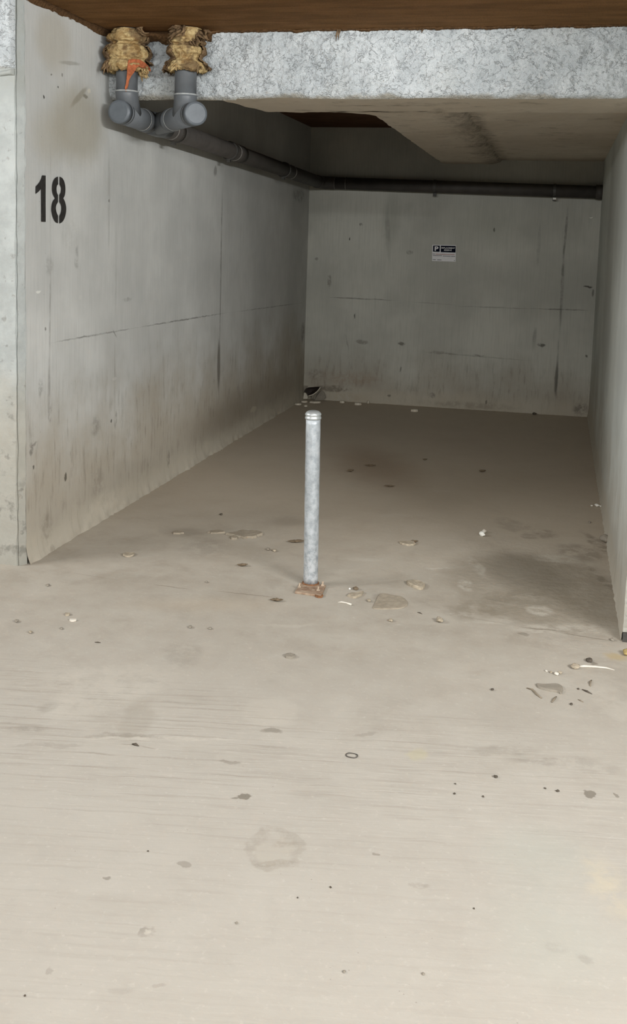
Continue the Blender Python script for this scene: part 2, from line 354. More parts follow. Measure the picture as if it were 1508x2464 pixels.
B_st = [bbox(*q)+(col, k, so, t) for q, col, k, so, t in [
    ((868, 541, 12, 10), (78, 74, 66), .7, .5, 1), ((842, 575, 4, 12), (70, 68, 62), .9, .5, 0), ((1190, 553, 8, 14), (66, 64, 58), .85, .5, 0), ((985, 607, 24, 16), (100, 98, 90), .6, .5, 1),
    ((762, 622, 14, 10), (96, 92, 84), .5, .5, 1), ((792, 678, 14, 40), (104, 100, 92), .6, .5, 1), ((852, 760, 4, 14), (76, 74, 68), .8, .5, 0), ((965, 826, 26, 10), (86, 82, 74), .7, .5, 1),
    ((870, 823, 40, 14), (96, 92, 82), .5, .5, 1), ((1303, 830, 24, 10), (76, 73, 66), .8, .5, 1), ((963, 888, 5, 16), (90, 86, 78), .6, .5, 0), ((1040, 950, 20, 16), (98, 94, 90), .5, .5, 1),
    ((1415, 690, 30, 6), (60, 58, 54), .8, .5, 0), ((1426, 705, 8, 22), (80, 78, 72), .6, .5, 0), ((1410, 858, 8, 8), (70, 66, 60), .7, .5, 0), ((1395, 985, 50, 40), (92, 88, 80), .6, .6, 1),
    ((800, 935, 110, 20), (86, 78, 66), .6, .6, 1), ((840, 955, 140, 30), (168, 156, 136), .5, .7, 1), ((760, 900, 60, 40), (104, 96, 84), .4, .7, 1), ((850, 912, 200, 50), (146, 124, 102), .35, .8, 1), ((935, 952, 10, 8), (80, 76, 68), .6, .5, 0),
    ((1130, 975, 300, 24), (120, 112, 98), .4, .7, 1), ((1170, 545, 260, 140), (148, 150, 138), .25, .9, 0), ((940, 530, 60, 200), (120, 122, 112), .3, .8, 0), ((1168, 967, 6, 12), (84, 80, 72), .6, .5, 0), ((1060, 850, 90, 10), (110, 108, 100), .4, .6, 1), ((1150, 855, 40, 6), (96, 92, 84), .5, .6, 1)]]
B_ln = [bseg(*q)+(col, k, t) for q, col, k, t in [
    ((770, 714, 970, 724, .008), (92, 90, 84), .65, 1), ((960, 724, 1110, 735, .006), (112, 110, 104), .3, 1), ((1080, 736, 1300, 744, .008), (98, 96, 90), .4, 1), ((1260, 742, 1432, 747, .008), (90, 88, 82), .6, 1),
    ((1368, 475, 1354, 640, .014), (96, 96, 90), .55, 1), ((1358, 560, 1346, 820, .016), (90, 90, 84), .6, 1), ((1346, 780, 1334, 1000, .012), (98, 96, 90), .4, 1), ((1341, 860, 1335, 965, .02), (84, 82, 75), .65, 0),
    ((930, 480, 936, 640, .03), (124, 124, 116), .35, 1), ((1300, 520, 1292, 660, .02), (116, 116, 110), .3, 1), ((1290, 780, 1280, 850, .02), (104, 102, 96), .35, 1), ((1000, 845, 1300, 870, .008), (112, 110, 102), .35, 1), ((830, 800, 840, 850, .01), (100, 96, 90), .35, 1)]]
M_WB = mat_wall('form_cast_concrete_back', 0, (182, 181, 172), (160, 148, 130), B_st, B_ln, .22)
M_WR = mat_wall('form_cast_concrete_right', 1, (196, 200, 195), (178, 170, 155), (), (), .3, streak=.15)

# ---- rough sprayed whitewash
def mat_rough():
    n = NT('rough_whitewashed_concrete', .9, .15); P = n.pos(); x, y, z = n.sep(P)
    f = n.noise(P, 45, 6, .7); m = n.noise(P, 7, 5, .6); b = n.noise(P, 1.6, 3, .6)
    c = n.mix(n.mapr(m, .3, .7), lin(202, 207, 209), lin(224, 228, 229))
    c = n.mix(n.math('MULTIPLY', n.mapr(f, .46, .32), .28), c, lin(138, 140, 140))
    c = n.mix(n.math('MULTIPLY', n.mapr(b, .5, .68), .3), c, lin(200, 197, 184))
    n1 = n.noise(P, 20, 3, .6, .6); n3 = n.noise(P, 9, 4, .65)
    ck = n.math('MULTIPLY', n.mapr(n.math('ABSOLUTE', n.math('SUBTRACT', n1, .5)), .030, .004), n.mapr(n3, .48, .60))
    n4 = n.noise(P, 34, 3, .6, .4)
    ck = n.math('MAXIMUM', ck, n.math('MULTIPLY', n.mapr(n.math('ABSOLUTE', n.math('SUBTRACT', n4, .5)), .022, .002), n.mapr(n3, .52, .40)))
    c = n.mix(n.math('MULTIPLY', ck, .17), c, lin(124, 124, 120))
    # dust and soot spread round the pipe wraps, bare cement at the lower edge
    uv = n.vm('ADD', n.comb(x, z), n.vm('SCALE', n.noise(P, 10, 4, color=True), (0, 0, 0))); 
    dz = n.math('ADD', z, n.math('MULTIPLY', n.math('SUBTRACT', m, .5), .08))
    c = n.mix(n.math('MULTIPLY', n.mapr(dz, ZLIN+.018, ZLIN-.004), .8), c, lin(172, 164, 148))
    xl = n.mapr(n.math('ADD', x, n.math('MULTIPLY', n.math('SUBTRACT', m, .5), .5)), -1.65, -1.95)
    c = n.mix(n.math('MULTIPLY', xl, .15), c, lin(130, 130, 126))
    h = n.math('ADD', n.math('MULTIPLY', f, .6), n.math('MULTIPLY', n.noise(P, 110, 5, .7), .35))
    h = n.math('SUBTRACT', h, n.math('MULTIPLY', ck, .3))
    return n.done(c, n.bump(h, 1.0, .028))
M_ROUGH = mat_rough()

def mat_pillar():
    n = NT('pale_painted_concrete', .85, .2); P = n.pos(); x, y, z = n.sep(P)
    m = n.noise(P, 9, 6, .65); b = n.noise(P, 2.5, 4, .6); f = n.noise(P, 60, 5, .65)
    c = n.mix(n.mapr(m, .3, .7), lin(146, 149, 146), lin(164, 167, 164))
    zz = n.math('ADD', z, n.math('MULTIPLY', n.math('SUBTRACT', b, .5), .7))
    c = n.mix(n.math('MULTIPLY', n.mapr(zz, .95, .6), .5), c, lin(158, 150, 133))
    c = n.mix(n.math('MULTIPLY', n.math('MULTIPLY', n.mapr(m, .52, .64), n.mapr(zz, .6, .3)), .7), c, lin(112, 110, 102))
    c = n.mix(n.math('MULTIPLY', n.math('MULTIPLY', n.mapr(b, .56, .66), n.mapr(zz, .9, .7)), .4), c, lin(150, 132, 106))
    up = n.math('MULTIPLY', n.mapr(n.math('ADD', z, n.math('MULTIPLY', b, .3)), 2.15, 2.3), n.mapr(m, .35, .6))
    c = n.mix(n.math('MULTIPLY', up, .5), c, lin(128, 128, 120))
    c = n.mix(n.math('MULTIPLY', n.mapr(n.noise(P, 17, 4, .6), .60, .70), .6), c, lin(112, 110, 104))
    return n.done(c, n.bump(n.math('ADD', n.math('MULTIPLY', m, .5), n.math('MULTIPLY', f, .15)), .6, .012))
M_PIL = mat_pillar()

def mat_soffit():
    n = NT('bare_cast_concrete_soffit', .9, .15); P = n.pos(); x, y, z = n.sep(P)
    m = n.noise(P, 7, 6, .65); b = n.noise(P, 1.5, 4, .6)
    c = n.mix(n.mapr(b, .3, .7), lin(204, 193, 177), lin(218, 208, 193))
    c = n.mix(n.math('MULTIPLY', n.mapr(m, .54, .7), .35), c, lin(120, 110, 98))
    # honeycombed dark seam along the right foot of the beam
    d = n.math('ADD', x, n.math('MULTIPLY', n.math('SUBTRACT', m, .5), .22))
    s = n.math('MULTIPLY', n.mapr(d, -.75, -.58), n.mapr(d, -.46, -.53)); s = n.math('MULTIPLY', s, n.mapr(y, 5.7, 5.85))
    s = n.math('MULTIPLY', s, n.mapr(n.noise(P, 16, 5, .7), .25, .7))
    c = n.mix(n.math('MULTIPLY', s, .6), c, lin(92, 82, 74))
    for q in [((-1.0, 6.35), (.14, .10)), ((-.8, 5.72), (.25, .05)), ((-.9, 5.45), (.35, .05))]:
        uv = n.vm('ADD', n.comb(x, y), n.vm('SCALE', n.noise(P, 8, 4, color=True), (0, 0, 0)))
        c = n.stain(c, n.comb(x, y), q[0], q[1], 0, lin(110, 100, 88), .5, .6, n.mapr(m, .4, .6))
    return n.done(c, n.bump(n.math('ADD', m, n.math('MULTIPLY', s, .8)), .6, .015))
M_SOF = mat_soffit()

def mat_ceiling():
    n = NT('brown_fibre_insulation', .95, .1); P = n.pos(); x, y, z = n.sep(P)
    v = n.mapping(P, sc=(1.0, .16, 1)); st = n.noise(v, 3, 6, .65); f = n.noise(P, 120, 5, .7); m = n.noise(P, 6, 5, .6)
    c = n.mix(n.mapr(st, .3, .7), lin(118, 86, 52), lin(146, 108, 68))
    c = n.mix(n.math('MULTIPLY', n.mapr(m, .5, .72), .4), c, lin(156, 116, 78))
    c = n.mix(n.math('MULTIPLY', n.mapr(f, .5, .32), .5), c, lin(78, 52, 32))
    v2 = n.mapping(P, sc=(.9, .012, 1)); s2 = n.noise(v2, 4, 3, .6)
    c = n.mix(n.math('MULTIPLY', n.mapr(s2, .66, .74), .35), c, lin(176, 146, 104))
    c = n.mix(n.math('MULTIPLY', n.mapr(y, 5.2, 5.5), .8), c, n.mix(n.mapr(m, .3, .7), lin(84, 60, 50), lin(98, 72, 60)))  # shade of the recess behind the lintel put into the colour
    return n.done(c, n.bump(n.math('ADD', f, n.math('MULTIPLY', st, .5)), .7, .012))
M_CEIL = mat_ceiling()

M_PVC = simple('grey_pvc', (89, 92, 95), .42, .4, .10, 14)
M_PVCD = simple('dusty_dark_pvc', (66, 62, 58), .6, .3, .14, 10)
M_FRAY = simple('frayed_brown_fibre', (84, 62, 41), .95, .1, .35, 90, bump=.006)
M_DUSTW = simple('dusty_white_plastic', (206, 200, 188), .7, .2, .08, 60)
M_PVCCAP = simple('grey_pvc_cap', (84, 89, 94), .4, .4, .10, 22)
M_SEAL = simple('pale_glue_joint', (152, 154, 153), .4, .4, .15, 60)
M_SEALD = simple('dusty_glue_joint', (120, 116, 110), .6, .3, .2, 60)
M_CLAMP = simple('dark_pipe_clamp', (66, 64, 60), .6, .4, .2, 60)
M_ORANGE = simple('orange_glass_wool', (156, 90, 60), .95, .1, .25, 90, bump=.004)
def mat_wool():
    n = NT('yellow_glass_wool', .97, .05); tc = n.pos(); f = n.noise(tc, 70, 6, .7); m = n.noise(tc, 22, 5, .65, 1.0); b = n.noise(tc, 11, 3, .6)
    c = n.mix(n.mapr(m, .32, .68), lin(150, 120, 78), lin(212, 188, 138))
    c = n.mix(n.math('MULTIPLY', n.mapr(f, .5, .3), .55), c, lin(112, 80, 46))
    c = n.mix(n.math('MULTIPLY', n.mapr(b, .50, .62), .75), c, lin(102, 80, 60))
    return n.done(c, n.bump(n.math('ADD', f, m), .9, .012))
M_WOOL = mat_wool()
def mat_skin():
    n = NT('brown_wool_facing', .9, .1); tc = n.pos(); f = n.noise(tc, 60, 6, .7); m = n.noise(tc, 18, 5, .65)
    c = n.mix(n.mapr(m, .35, .65), lin(88, 70, 52), lin(134, 110, 82))
    c = n.mix(n.math('MULTIPLY', n.mapr(f, .48, .3), .6), c, lin(52, 40, 30))
    return n.done(c, n.bump(n.math('ADD', f, m), .9, .01))
M_SKIN = mat_skin()

def mat_galv():
    n = NT('galvanised_steel', .5, .5); P = n.pos(); x, y, z = n.sep(P)
    m = n.noise(P, 40, 6, .7); v = n.noise(n.mapping(P, sc=(1, 1, 3.5)), 26, 4, .6); vo = n.voro(n.mapping(P, sc=(1, 1, 1.6)), 45)
    c = n.mix(n.mapr(m, .3, .7), lin(146, 152, 156), lin(182, 187, 190))
    c = n.mix(n.math('MULTIPLY', n.mapr(v, .5, .68), .5), c, lin(196, 201, 204))
    c = n.mix(n.math('MULTIPLY', n.mapr(vo, .25, .6), .12), c, lin(150, 156, 160))
    low = n.math('MULTIPLY', n.mapr(z, .26, .08), n.mapr(m, .4, .58))
    c = n.mix(n.math('MULTIPLY', low, .4), c, lin(212, 215, 216))
    n.b.inputs['Metallic'].default_value = .35
    return n.done(c, n.bump(m, .3, .002), n.mapr(v, .3, .7, .42, .6))
M_GALV = mat_galv()
M_CAPM = simple('galvanised_cap_metal', (190, 195, 195), .32, .5, .08, 40, .6)
def mat_rust():
    n = NT('rusty_steel', .85, .2); P = n.pos(); m = n.noise(P, 45, 6, .7); b = n.noise(P, 16, 3)
    c = n.mix(n.mapr(m, .3, .7), lin(122, 98, 80), lin(158, 134, 112))
    c = n.mix(n.math('MULTIPLY', n.mapr(b, .45, .65), .55), c, lin(182, 168, 148))
    return n.done(c, n.bump(m, .5, .003))
M_RUST = mat_rust()
M_RUSTD = simple('dark_rust', (120, 84, 58), .85, .2, .25, 60, bump=.003)
M_BOLT = simple('dusty_bolt', (176, 158, 138), .6, .3, .2, 120)
M_BLACK = simple('black_stencil_paint', (44, 42, 40), .75, .2, .25, 50)
M_SIGNW = simple('white_sign_board', (214, 212, 212), .45, .4, .04, 20)
M_SIGNB = simple('navy_sign_print', (16, 20, 34), .8, .05, .08, 40)
M_INK = simple('grey_sign_print', (132, 130, 132), .5, .3, .1, 40)
M_REDINK = simple('reddish_sign_print', (168, 132, 126), .5, .3, .1, 40)
M_FLAKE = simple('concrete_flake', (160, 149, 131), .9, .15, .18, 60, bump=.003)
M_GREYF = simple('grey_shard', (138, 131, 119), .85, .2, .08, 30)
M_WHITE = simple('white_plaster_bit', (238, 236, 228), .8, .2, .06, 60)
M_DARK = simple('dark_grit', (84, 77, 68), .85, .2, .25, 60)
M_LEAF = simple('dry_brown_leaf', (110, 96, 78), .85, .2, .25, 80, bump=.002)
M_TWIG = simple('twig_bark', (130, 119, 103), .85, .2, .2, 120, bump=.002)
M_CRUST = simple('dried_mud_crust', (152, 142, 126), .92, .15, .12, 40, bump=.004)
M_POT = simple('cream_broken_plastic', (206, 198, 182), .6, .3, .08, 30)
M_POTIN = simple('dark_plastic_inside', (48, 40, 36), .7, .3, .15, 30)
M_STRAW = simple('yellowed_foam', (178, 158, 108), .95, .1, .3, 60, bump=.006)
M_RING = simple('dark_rubber', (84, 80, 74), .6, .3, .1, 50)
M_FLOOR = mat_floor()

# ------------------------------------------------------------------ setting
g = G().add([(-9, -7, 0), (9, -7, 0), (9, YB+.2, 0), (-9, YB+.2, 0)], [(0, 1, 2, 3)])
fl = g.build('floor', M_FLOOR); tag(fl, 'dusty beige concrete floor with tyre streaks', kind='structure')

# left wall: inner face with a lumpy mortar fillet along its foot, chamfered nose
def lump(a, z, amp, seed=0.0):
    e = max(0.0, 1-z/.10)
    k = .4+.4*noise.noise(Vector((a*5+seed, seed, z*14)))+.5*noise.noise(Vector((a*19+seed, 3, z*30)))+.4*noise.noise(Vector((a*43+seed, 7, z*50)))
    return e*e*amp*max(.15, .6+k)
zs = [0, .012, .025, .04, .06, .08, .10, .14, .2, .5, 1, 1.5, 2, ZC+.02]
ny = 210
vs = []
for z in zs:
    for j in range(ny+1):
        yy = YL0+.012+(YB-YL0-.012)*j/ny
        vs.append((XL+lump(yy, z, .020)+.0015*fb((0, yy, z), 2.5), yy, z))
fs = [(i*(ny+1)+j, i*(ny+1)+j+1, (i+1)*(ny+1)+j+1, (i+1)*(ny+1)+j) for i in range(len(zs)-1) for j in range(ny)]
wl = mesh('wall_left', vs+[(-2.62, YB, 0), (-2.62, YB, ZC+.02), (-2.62, YL0+.05, 0), (-2.62, YL0+.05, ZC+.02)],
          fs+[(len(vs), len(vs)+1, len(vs)+3, len(vs)+2)], M_WL, smooth=True)
tag(wl, 'long left concrete wall stencilled with the number 18', kind='structure')
# nose of the wall: pale front face and chamfer strip
zc = ZC+.02
g = G()
def nose_x(u, v):
    z = v*zc
    return z
NZ = 150
prof = [(-2.62, YL0-.022), (-2.52, YL0-.022), (-2.40, YL0-.022), (-2.33, YL0-.022), (-2.2885, YL0-.022), (-2.2835, YL0-.012), (-2.2785, YL0-.021), (XL-.001, YL0+.010), (XL+.0005, YL0+.016), (XL-.01, YL0+.03)]
vs = []
for i in range(NZ+1):
    z = zc*i/NZ
    for k, (px_, py_) in enumerate(prof):
        w = .004*fb((px_*3, 1.7*k, z), 9, 3) if 3 <= k <= 8 else .002*fb((px_, 2, z), 6)
        vs.append((px_+(w if k >= 4 else 0), py_+w*.8, z))
m_ = len(prof)
fs = [(i*m_+k, i*m_+k+1, (i+1)*m_+k+1, (i+1)*m_+k) for i in range(NZ) for k in range(m_-1)]
nose = mesh('end_face', vs, fs, M_PIL, wl)
nose['label'] = 'pale painted end face with chamfered corner'

# back wall
zs = [0, .012, .025, .04, .06, .08, .10, .14, .2, .5, 1, 1.5, 2, ZC+.02]; nx = 130
vs = []
for z in zs:
    for j in range(nx+1):
        xx = XL-.05+(XR-XL+.1)*j/nx
        vs.append((xx, YB-lump(xx, z, .022, 5.0)+.0015*fb((xx, 3, z), 2.5), z))
fs = [(i*(nx+1)+j, i*(nx+1)+j+1, (i+1)*(nx+1)+j+1, (i+1)*(nx+1)+j) for i in range(len(zs)-1) for j in range(nx)]
b0 = len(vs)
vs += [(XL-.05, YB+.2, 0), (XR+.05, YB+.2, 0), (XR+.05, YB+.2, zc), (XL-.05, YB+.2, zc)]; fs.append((b0, b0+1, b0+2, b0+3))
wb = mesh('wall_back', vs, fs, M_WB, smooth=True); tag(wb, 'concrete back wall carrying a small parking sign', kind='structure')

# right wall with its white end face
zs = [0, .012, .025, .04, .07, .1, .2, .5, 1, 1.5, 2, zc]; vs = []
for z in zs:
    for j in range(ny+1):
        yy = YR0+(YB-YR0)*j/ny
        vs.append((XR-lump(yy, z, .010, 9.0)-.0015*fb((4, yy, z), 2.5), yy, z))
fs = [(i*(ny+1)+j, i*(ny+1)+j+1, (i+1)*(ny+1)+j+1, (i+1)*(ny+1)+j) for i in range(len(zs)-1) for j in range(ny)]
b0 = len(vs)
vs += [(XR+.25, YR0+.05, 0), (XR+.25, YR0+.05, zc), (XR+.25, YB, 0), (XR+.25, YB, zc)]; fs.append((b0, b0+1, b0+3, b0+2))
wr = mesh('wall_right', vs, fs, M_WR, smooth=True); tag(wr, 'smooth grey right-hand bay wall', kind='structure')
g = G(); g.grid(lambda u, v: (XR-.004+.26*u+.003*fb((u*3, 4, v*9), 3), YR0-.006+.004*fb((u*2, 8, v*20), 3), .035+v*(zc-.035)), 12, 150)
e = g.build('end_face', M_PIL, wr); e['label'] = 'white painted end face'
g = G(); g.box((XR-.004, YR0-.02, 0), (XR+.25, YR0+.03, .034))
e = g.build('base_strip', M_CLAMP, wr); e['label'] = 'dark brown foot of the end face'

# ceiling (brown fibre insulation) with a slightly rolled border at the walls
def ceil_pt(u, v):
    x = -2.62+u*(9+2.62); y = -7+v*(YB+.2+7)
    return (x, y, ZC)
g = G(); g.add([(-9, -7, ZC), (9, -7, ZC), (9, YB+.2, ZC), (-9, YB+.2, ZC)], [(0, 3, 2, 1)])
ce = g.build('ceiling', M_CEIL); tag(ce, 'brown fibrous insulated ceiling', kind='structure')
# rolled dark border along the left wall
g = G(); pts = []
N = 40
def roll(u, v):
    y = 3.6+u*(YLIN-3.6); a = v*PI/2
    r = .026+.010*fb((1, y, 0), 5, 3)
    w = .004*fb((2, y*3, v*3), 9, 3)
    return (XL+r*(1-math.sin(a))*1.0+w, y, ZC-r*(1-math.cos(a))+w)
g.grid(roll, 50, 8); g.build('border', M_FRAY, ce, True)
# torn border over the lintel
g = G()
def torn(u, v):
    x = XL+.01+u*(XR-XL); hh = .006+.010*max(0, fb((x, 0, 0), 9, 4))+.003*random.random()
    if x < -1.72: hh += .006
    if x < -1.72: hh += .03+.03*max(0, fb((x, 5, 0), 11, 4))
    yy = YLIN-.012-.028*math.sin(v*PI)*(1.6 if x < -1.72 else .7)+.006*fb((x, v, 7), 30, 3)
    return (x, yy, ZC+.004-(hh+.004)*v)
g.grid(torn, 420, 6); t = g.build('torn_edge', M_FRAY, ce, True)
for (px_, py_, L) in ((815, 74, .05), (820, 74, .045), (1022, 72, .018), (1245, 72, .012)):
    p = FL(px_, 74, ZC-.006); p.y = YLIN-.03
    g = G(); g.tube([p, p+Vector((-.006, -.004, -L*.5)), p+Vector((-.010, .012, -L))], [.005, .004, .001], 6)
    g.build('fibre_tuft', M_SKIN, ce, True)

# lintel: rough whitewashed front face, bare soffit
def lin_front(u, v):
    x = XL-.01+u*(XR-XL+.30)
    top = ZC+.01; bot = ZLIN+.006*fb((x, 0, 1), 4, 4)+(0.0 if x > -1.6 else -.006)
    z = bot+(top-bot)*v
    d = .010*noise.turbulence(Vector((x, 1.3, z))*20, 3, False)+.010*fb((x, 2, z), 8, 4)
    q = noise.noise(Vector((x*38, 3, z*46)))*.6+noise.noise(Vector((x*80, 5, z*95)))*.4
    d += .011*(1-abs(q)*1.8)+.004*noise.noise(Vector((x*150, 1, z*150)))-.008
    rd = max(0, 1-v/.10); d -= .03*rd*rd
    return (x, YLIN-.008-d, z)
g = G(); g.grid(lin_front, 460, 54)
b0 = len(g.v)
# soffit strip from the front edge to the rear edge (the rear is nearer behind the pipes)
def lin_sof(u, v):
    x = XL-.01+u*(XR-XL+.30)
    f = Vector(lin_front(u, 0)); yr = 5.24 if x < -1.72 else (5.24+(x+1.72)/.10*.49 if x < -1.62 else 5.73+.01*fb((x, 0, 0), 6))
    y = f.y+(yr-f.y)*v
    zb = f.z+(ZLIN+.01-f.z)*min(1, v*3)
    return (x, y, zb+.004*fb((x, y, 0), 9, 4)*min(1, v*4))
gs = G(); gs.grid(lin_sof, 240, 22)
ti = g.build('trim_1', M_ROUGH, None, True); tag(ti, 'rough whitewashed concrete lintel across the bay mouth', kind='structure')
sf = gs.build('soffit', M_SOF, ti, True); sf['label'] = 'bare beige underside'
g = G()
rear = [lin_sof(i/240, 1) for i in range(241)]
g.add([p for p in rear]+[(p[0], p[1], ZC+.01) for p in rear], [(i, i+1, 242+i, 241+i) for i in range(240)])
e = g.build('rear_face', M_SOF, ti, True)

# down-stand beam and dropped slab behind the lintel
def edge_x(y):                       # left edge of the beam, haunched where it meets the lintel
    t = max(0, min(1, (y-5.70)/.22)); h = (1-t)**2.2*.26
    return -1.045-h-.02*(y-5.7)/3.8+.010*fb((0, y, 0), 4, 4)
g = G()
def beam(u, v):
    y = 5.70+v*(YB+.02-5.70); x0 = edge_x(y); x1 = -.545+.03*fb((3, y, 0), 3, 4)
    prf = [(0, .30), (0, .012), (.014, .002), (.10, 0), (.4, 0), (.78, .002), (.90, .008), (.97, .022), (1.0, .045)]
    k = u*(len(prf)-1); i = min(int(k), len(prf)-2); f = k-i
    a = prf[i][0]+(prf[i+1][0]-prf[i][0])*f; b = prf[i][1]+(prf[i+1][1]-prf[i][1])*f
    x = x0+(x1-x0)*a
    rg = .010 if a > .72 else .003
    return (x, y, ZLIN+.008+b+rg*fb((x, y, 2), 14, 4))
g.grid(beam, 48, 130); e = g.build('trim_2', M_SOF, None, True); tag(e, 'bare concrete down-stand beam running back under the ceiling', kind='structure')
g = G()
def slab(u, v):
    x = -.57+u*(XR+.01+.57); y = 5.70+v*(YB+.02-5.70)
    return (x, y, ZLIN+.046-.03*max(0, 1-(y-5.70)/.10)+.003*fb((x, y, 5), 4, 4))
g.grid(slab, 30, 70); e = g.build('trim_3', M_SOF, None, True); tag(e, 'dropped concrete slab beside the down-stand beam', kind='structure')

# rough block of plaster at the head of the left wall's end face
def head(u, v):
    x = -2.60+u*.318; z = LW(0, 158).z-.02+v*(zc-LW(0, 158).z+.02)
    z = (2.168+.012*fb((x, 0, 0), 10, 3))*(1-v)+zc*v
    e_ = min(1, v/.10)**.6; e2 = min(1, (1-u)/.05)**.6
    d = (.022+.010*fb((x, 3, z), 14, 4)+.006*noise.turbulence(Vector((x, 5, z))*24, 3, False))*e_*(.25+.75*e2)
    return (x, YL0-.020-d, z)
g = G(); g.grid(head, 60, 60); e = g.build('trim_4', M_ROUGH, None, True); tag(e, 'rough plaster head on the left pillar', kind='structure')
g = G()
def ledge(u, v):
    x = -2.36+u*.072; a = v*PI; r = .012+.006*fb((x, 9, 0), 16, 3)
    z = 2.150+(.010*(u-.5))
    return (x, YL0-.022-r*1.3*math.sin(a)*min(1, 6*u, 6*(1-u)+.2), z-r*math.cos(a))
g.grid(ledge, 18, 8); g.build('plaster_lump', M_PIL, e, True)

# ------------------------------------------------------------------ stencilled number
def digit(pts, name):
    P = [LW(60+x/10.77, 400+y/10.77, XL+.0042) for x, y in pts]
    fs = [tuple(t) for t in tessellate_polygon([[Vector((x, y, 0)) for x, y in pts]])]; vs = P
    return vs, fs
def smooth_pts(pts, closed=False, n=4):
    out = []
    for i in range(len(pts)-1):
        p0 = pts[max(0, i-1)]; p1 = pts[i]; p2 = pts[i+1]; p3 = pts[min(len(pts)-1, i+2)]
        for k in range(n):
            t = k/n
            out.append(tuple(.5*((2*p1[a])+(-p0[a]+p2[a])*t+(2*p0[a]-5*p1[a]+4*p2[a]-p3[a])*t*t+(-p0[a]+3*p1[a]-3*p2[a]+p3[a])*t**3) for a in (0, 1)))
    out.append(pts[-1]); return out
one = [(450, 235), (538, 241), (536, 800), (538, 1441), (425, 1434), (424, 1000), (420, 572)]+[(395, 612), (350, 662), (278, 718), (283, 520), (340, 462), (388, 398), (424, 320)]
v, f = digit(one, 'one'); mesh('stencilled_digit', v, f, M_BLACK, wl)
La = smooth_pts([(858, 268), (800, 292), (745, 360), (715, 460), (705, 570), (715, 680), (742, 760), (782, 828)])+smooth_pts([(782, 828), (735, 890), (702, 980), (688, 1100), (700, 1220), (735, 1345), (788, 1440), (855, 1475)])[1:]
Lb = smooth_pts([(858, 1280), (822, 1200), (802, 1090), (815, 1005), (858, 928)])+smooth_pts([(858, 745), (832, 690), (818, 590), (830, 510), (860, 468)])
R_ = smooth_pts([(902, 270), (960, 300), (1010, 375), (1042, 490), (1050, 600), (1036, 740), (996, 832)])+smooth_pts([(996, 832), (1040, 925), (1068, 1060), (1064, 1200), (1030, 1340), (972, 1440), (897, 1485)])[1:]
Rb = smooth_pts([(893, 1292), (930, 1205), (948, 1100), (935, 1000), (895, 928)])+smooth_pts([(895, 742), (928, 680), (940, 590), (930, 530), (902, 478)])
def strip(outer, inner):
    def at_y(c, y):
        for a, b in zip(c, c[1:]):
            if min(a[1], b[1]) <= y <= max(a[1], b[1]) and a[1] != b[1]: return a[0]+(b[0]-a[0])*(y-a[1])/(b[1]-a[1])
        return c[0][0] if abs(y-c[0][1]) < abs(y-c[-1][1]) else c[-1][0]
    y0, y1 = outer[0][1], outer[-1][1]; n = 90; vs = []
    for i in range(n+1):
        y = y0+(y1-y0)*i/n
        for x in (at_y(outer, y), at_y(inner, y)): vs.append(LW(60+x/10.77, 400+y/10.77, XL+.0042))
    return vs, [(2*i, 2*i+1, 2*i+3, 2*i+2) for i in range(n)]
v, f = strip(La, [(858, 200)]+Lb[::-1][:len(Lb)]+[(858, 1500)])
v2, f2 = strip(R_, [(902, 200)]+Rb[::-1]+[(895, 1500)])
mesh('stencilled_digit', v+v2, f+[tuple(i+len(v) for i in q) for q in f2], M_BLACK, wl)

# ------------------------------------------------------------------ drain pipe
RP = .054
A0 = Vector((-2.14, 4.912, 2.079)); A1 = Vector((-2.14, 9.385, 1.985)); da = (A1-A0).normalized()
def on_main(y): return A0+(A1-A0)*((y-A0.y)/(A1.y-A0.y))
J = on_main(5.40)
B0 = Vector((-1.735, 4.90, 2.070)); db = (J-B0).normalized()
root = empty('drain_pipe', (A0.x, A0.y, A0.z-RP)); tag(root, 'grey plastic drain pipe with two capped branches along the left and back walls', 'pipe')
def ring_at(p, d, r=RP+.0035, w=.006): return G().tube([p-d*w/2, p+d*w/2], r, 40)
# main run along the left wall
G().tube([A0+da*.06, on_main(5.55)], RP+.002, 44).build('wye_fitting', M_PVC, root, True)
G().tube([on_main(5.5), on_main(9.33)], RP-.001, 40).build('main_pipe', M_PVCD, root, True)
# capped ends
def endcap(p, d):
    c = G().tube([p, p+d*.002, p+d*.005, p+d*.045], [RP-.008, RP-.001, RP+.003, RP+.003], 48).build('end_cap', M_PVCCAP, root, False)
    for f_ in c.data.polygons: f_.use_smooth = abs(f_.normal.dot(d)) < .5
    G().tube([p+d*.046, p+d*.050], RP+.001, 48).build('cap_seam', M_SEAL, c)
    G().tube([p+d*.050, p+d*.066], RP+.004, 44).build('cap_collar', M_PVC, c, True)
endcap(A0, da); endcap(B0, db)
G().tube([B0+db*.06, J+db*.02], RP+.002, 44).build('wye_fitting', M_PVC, root, True)
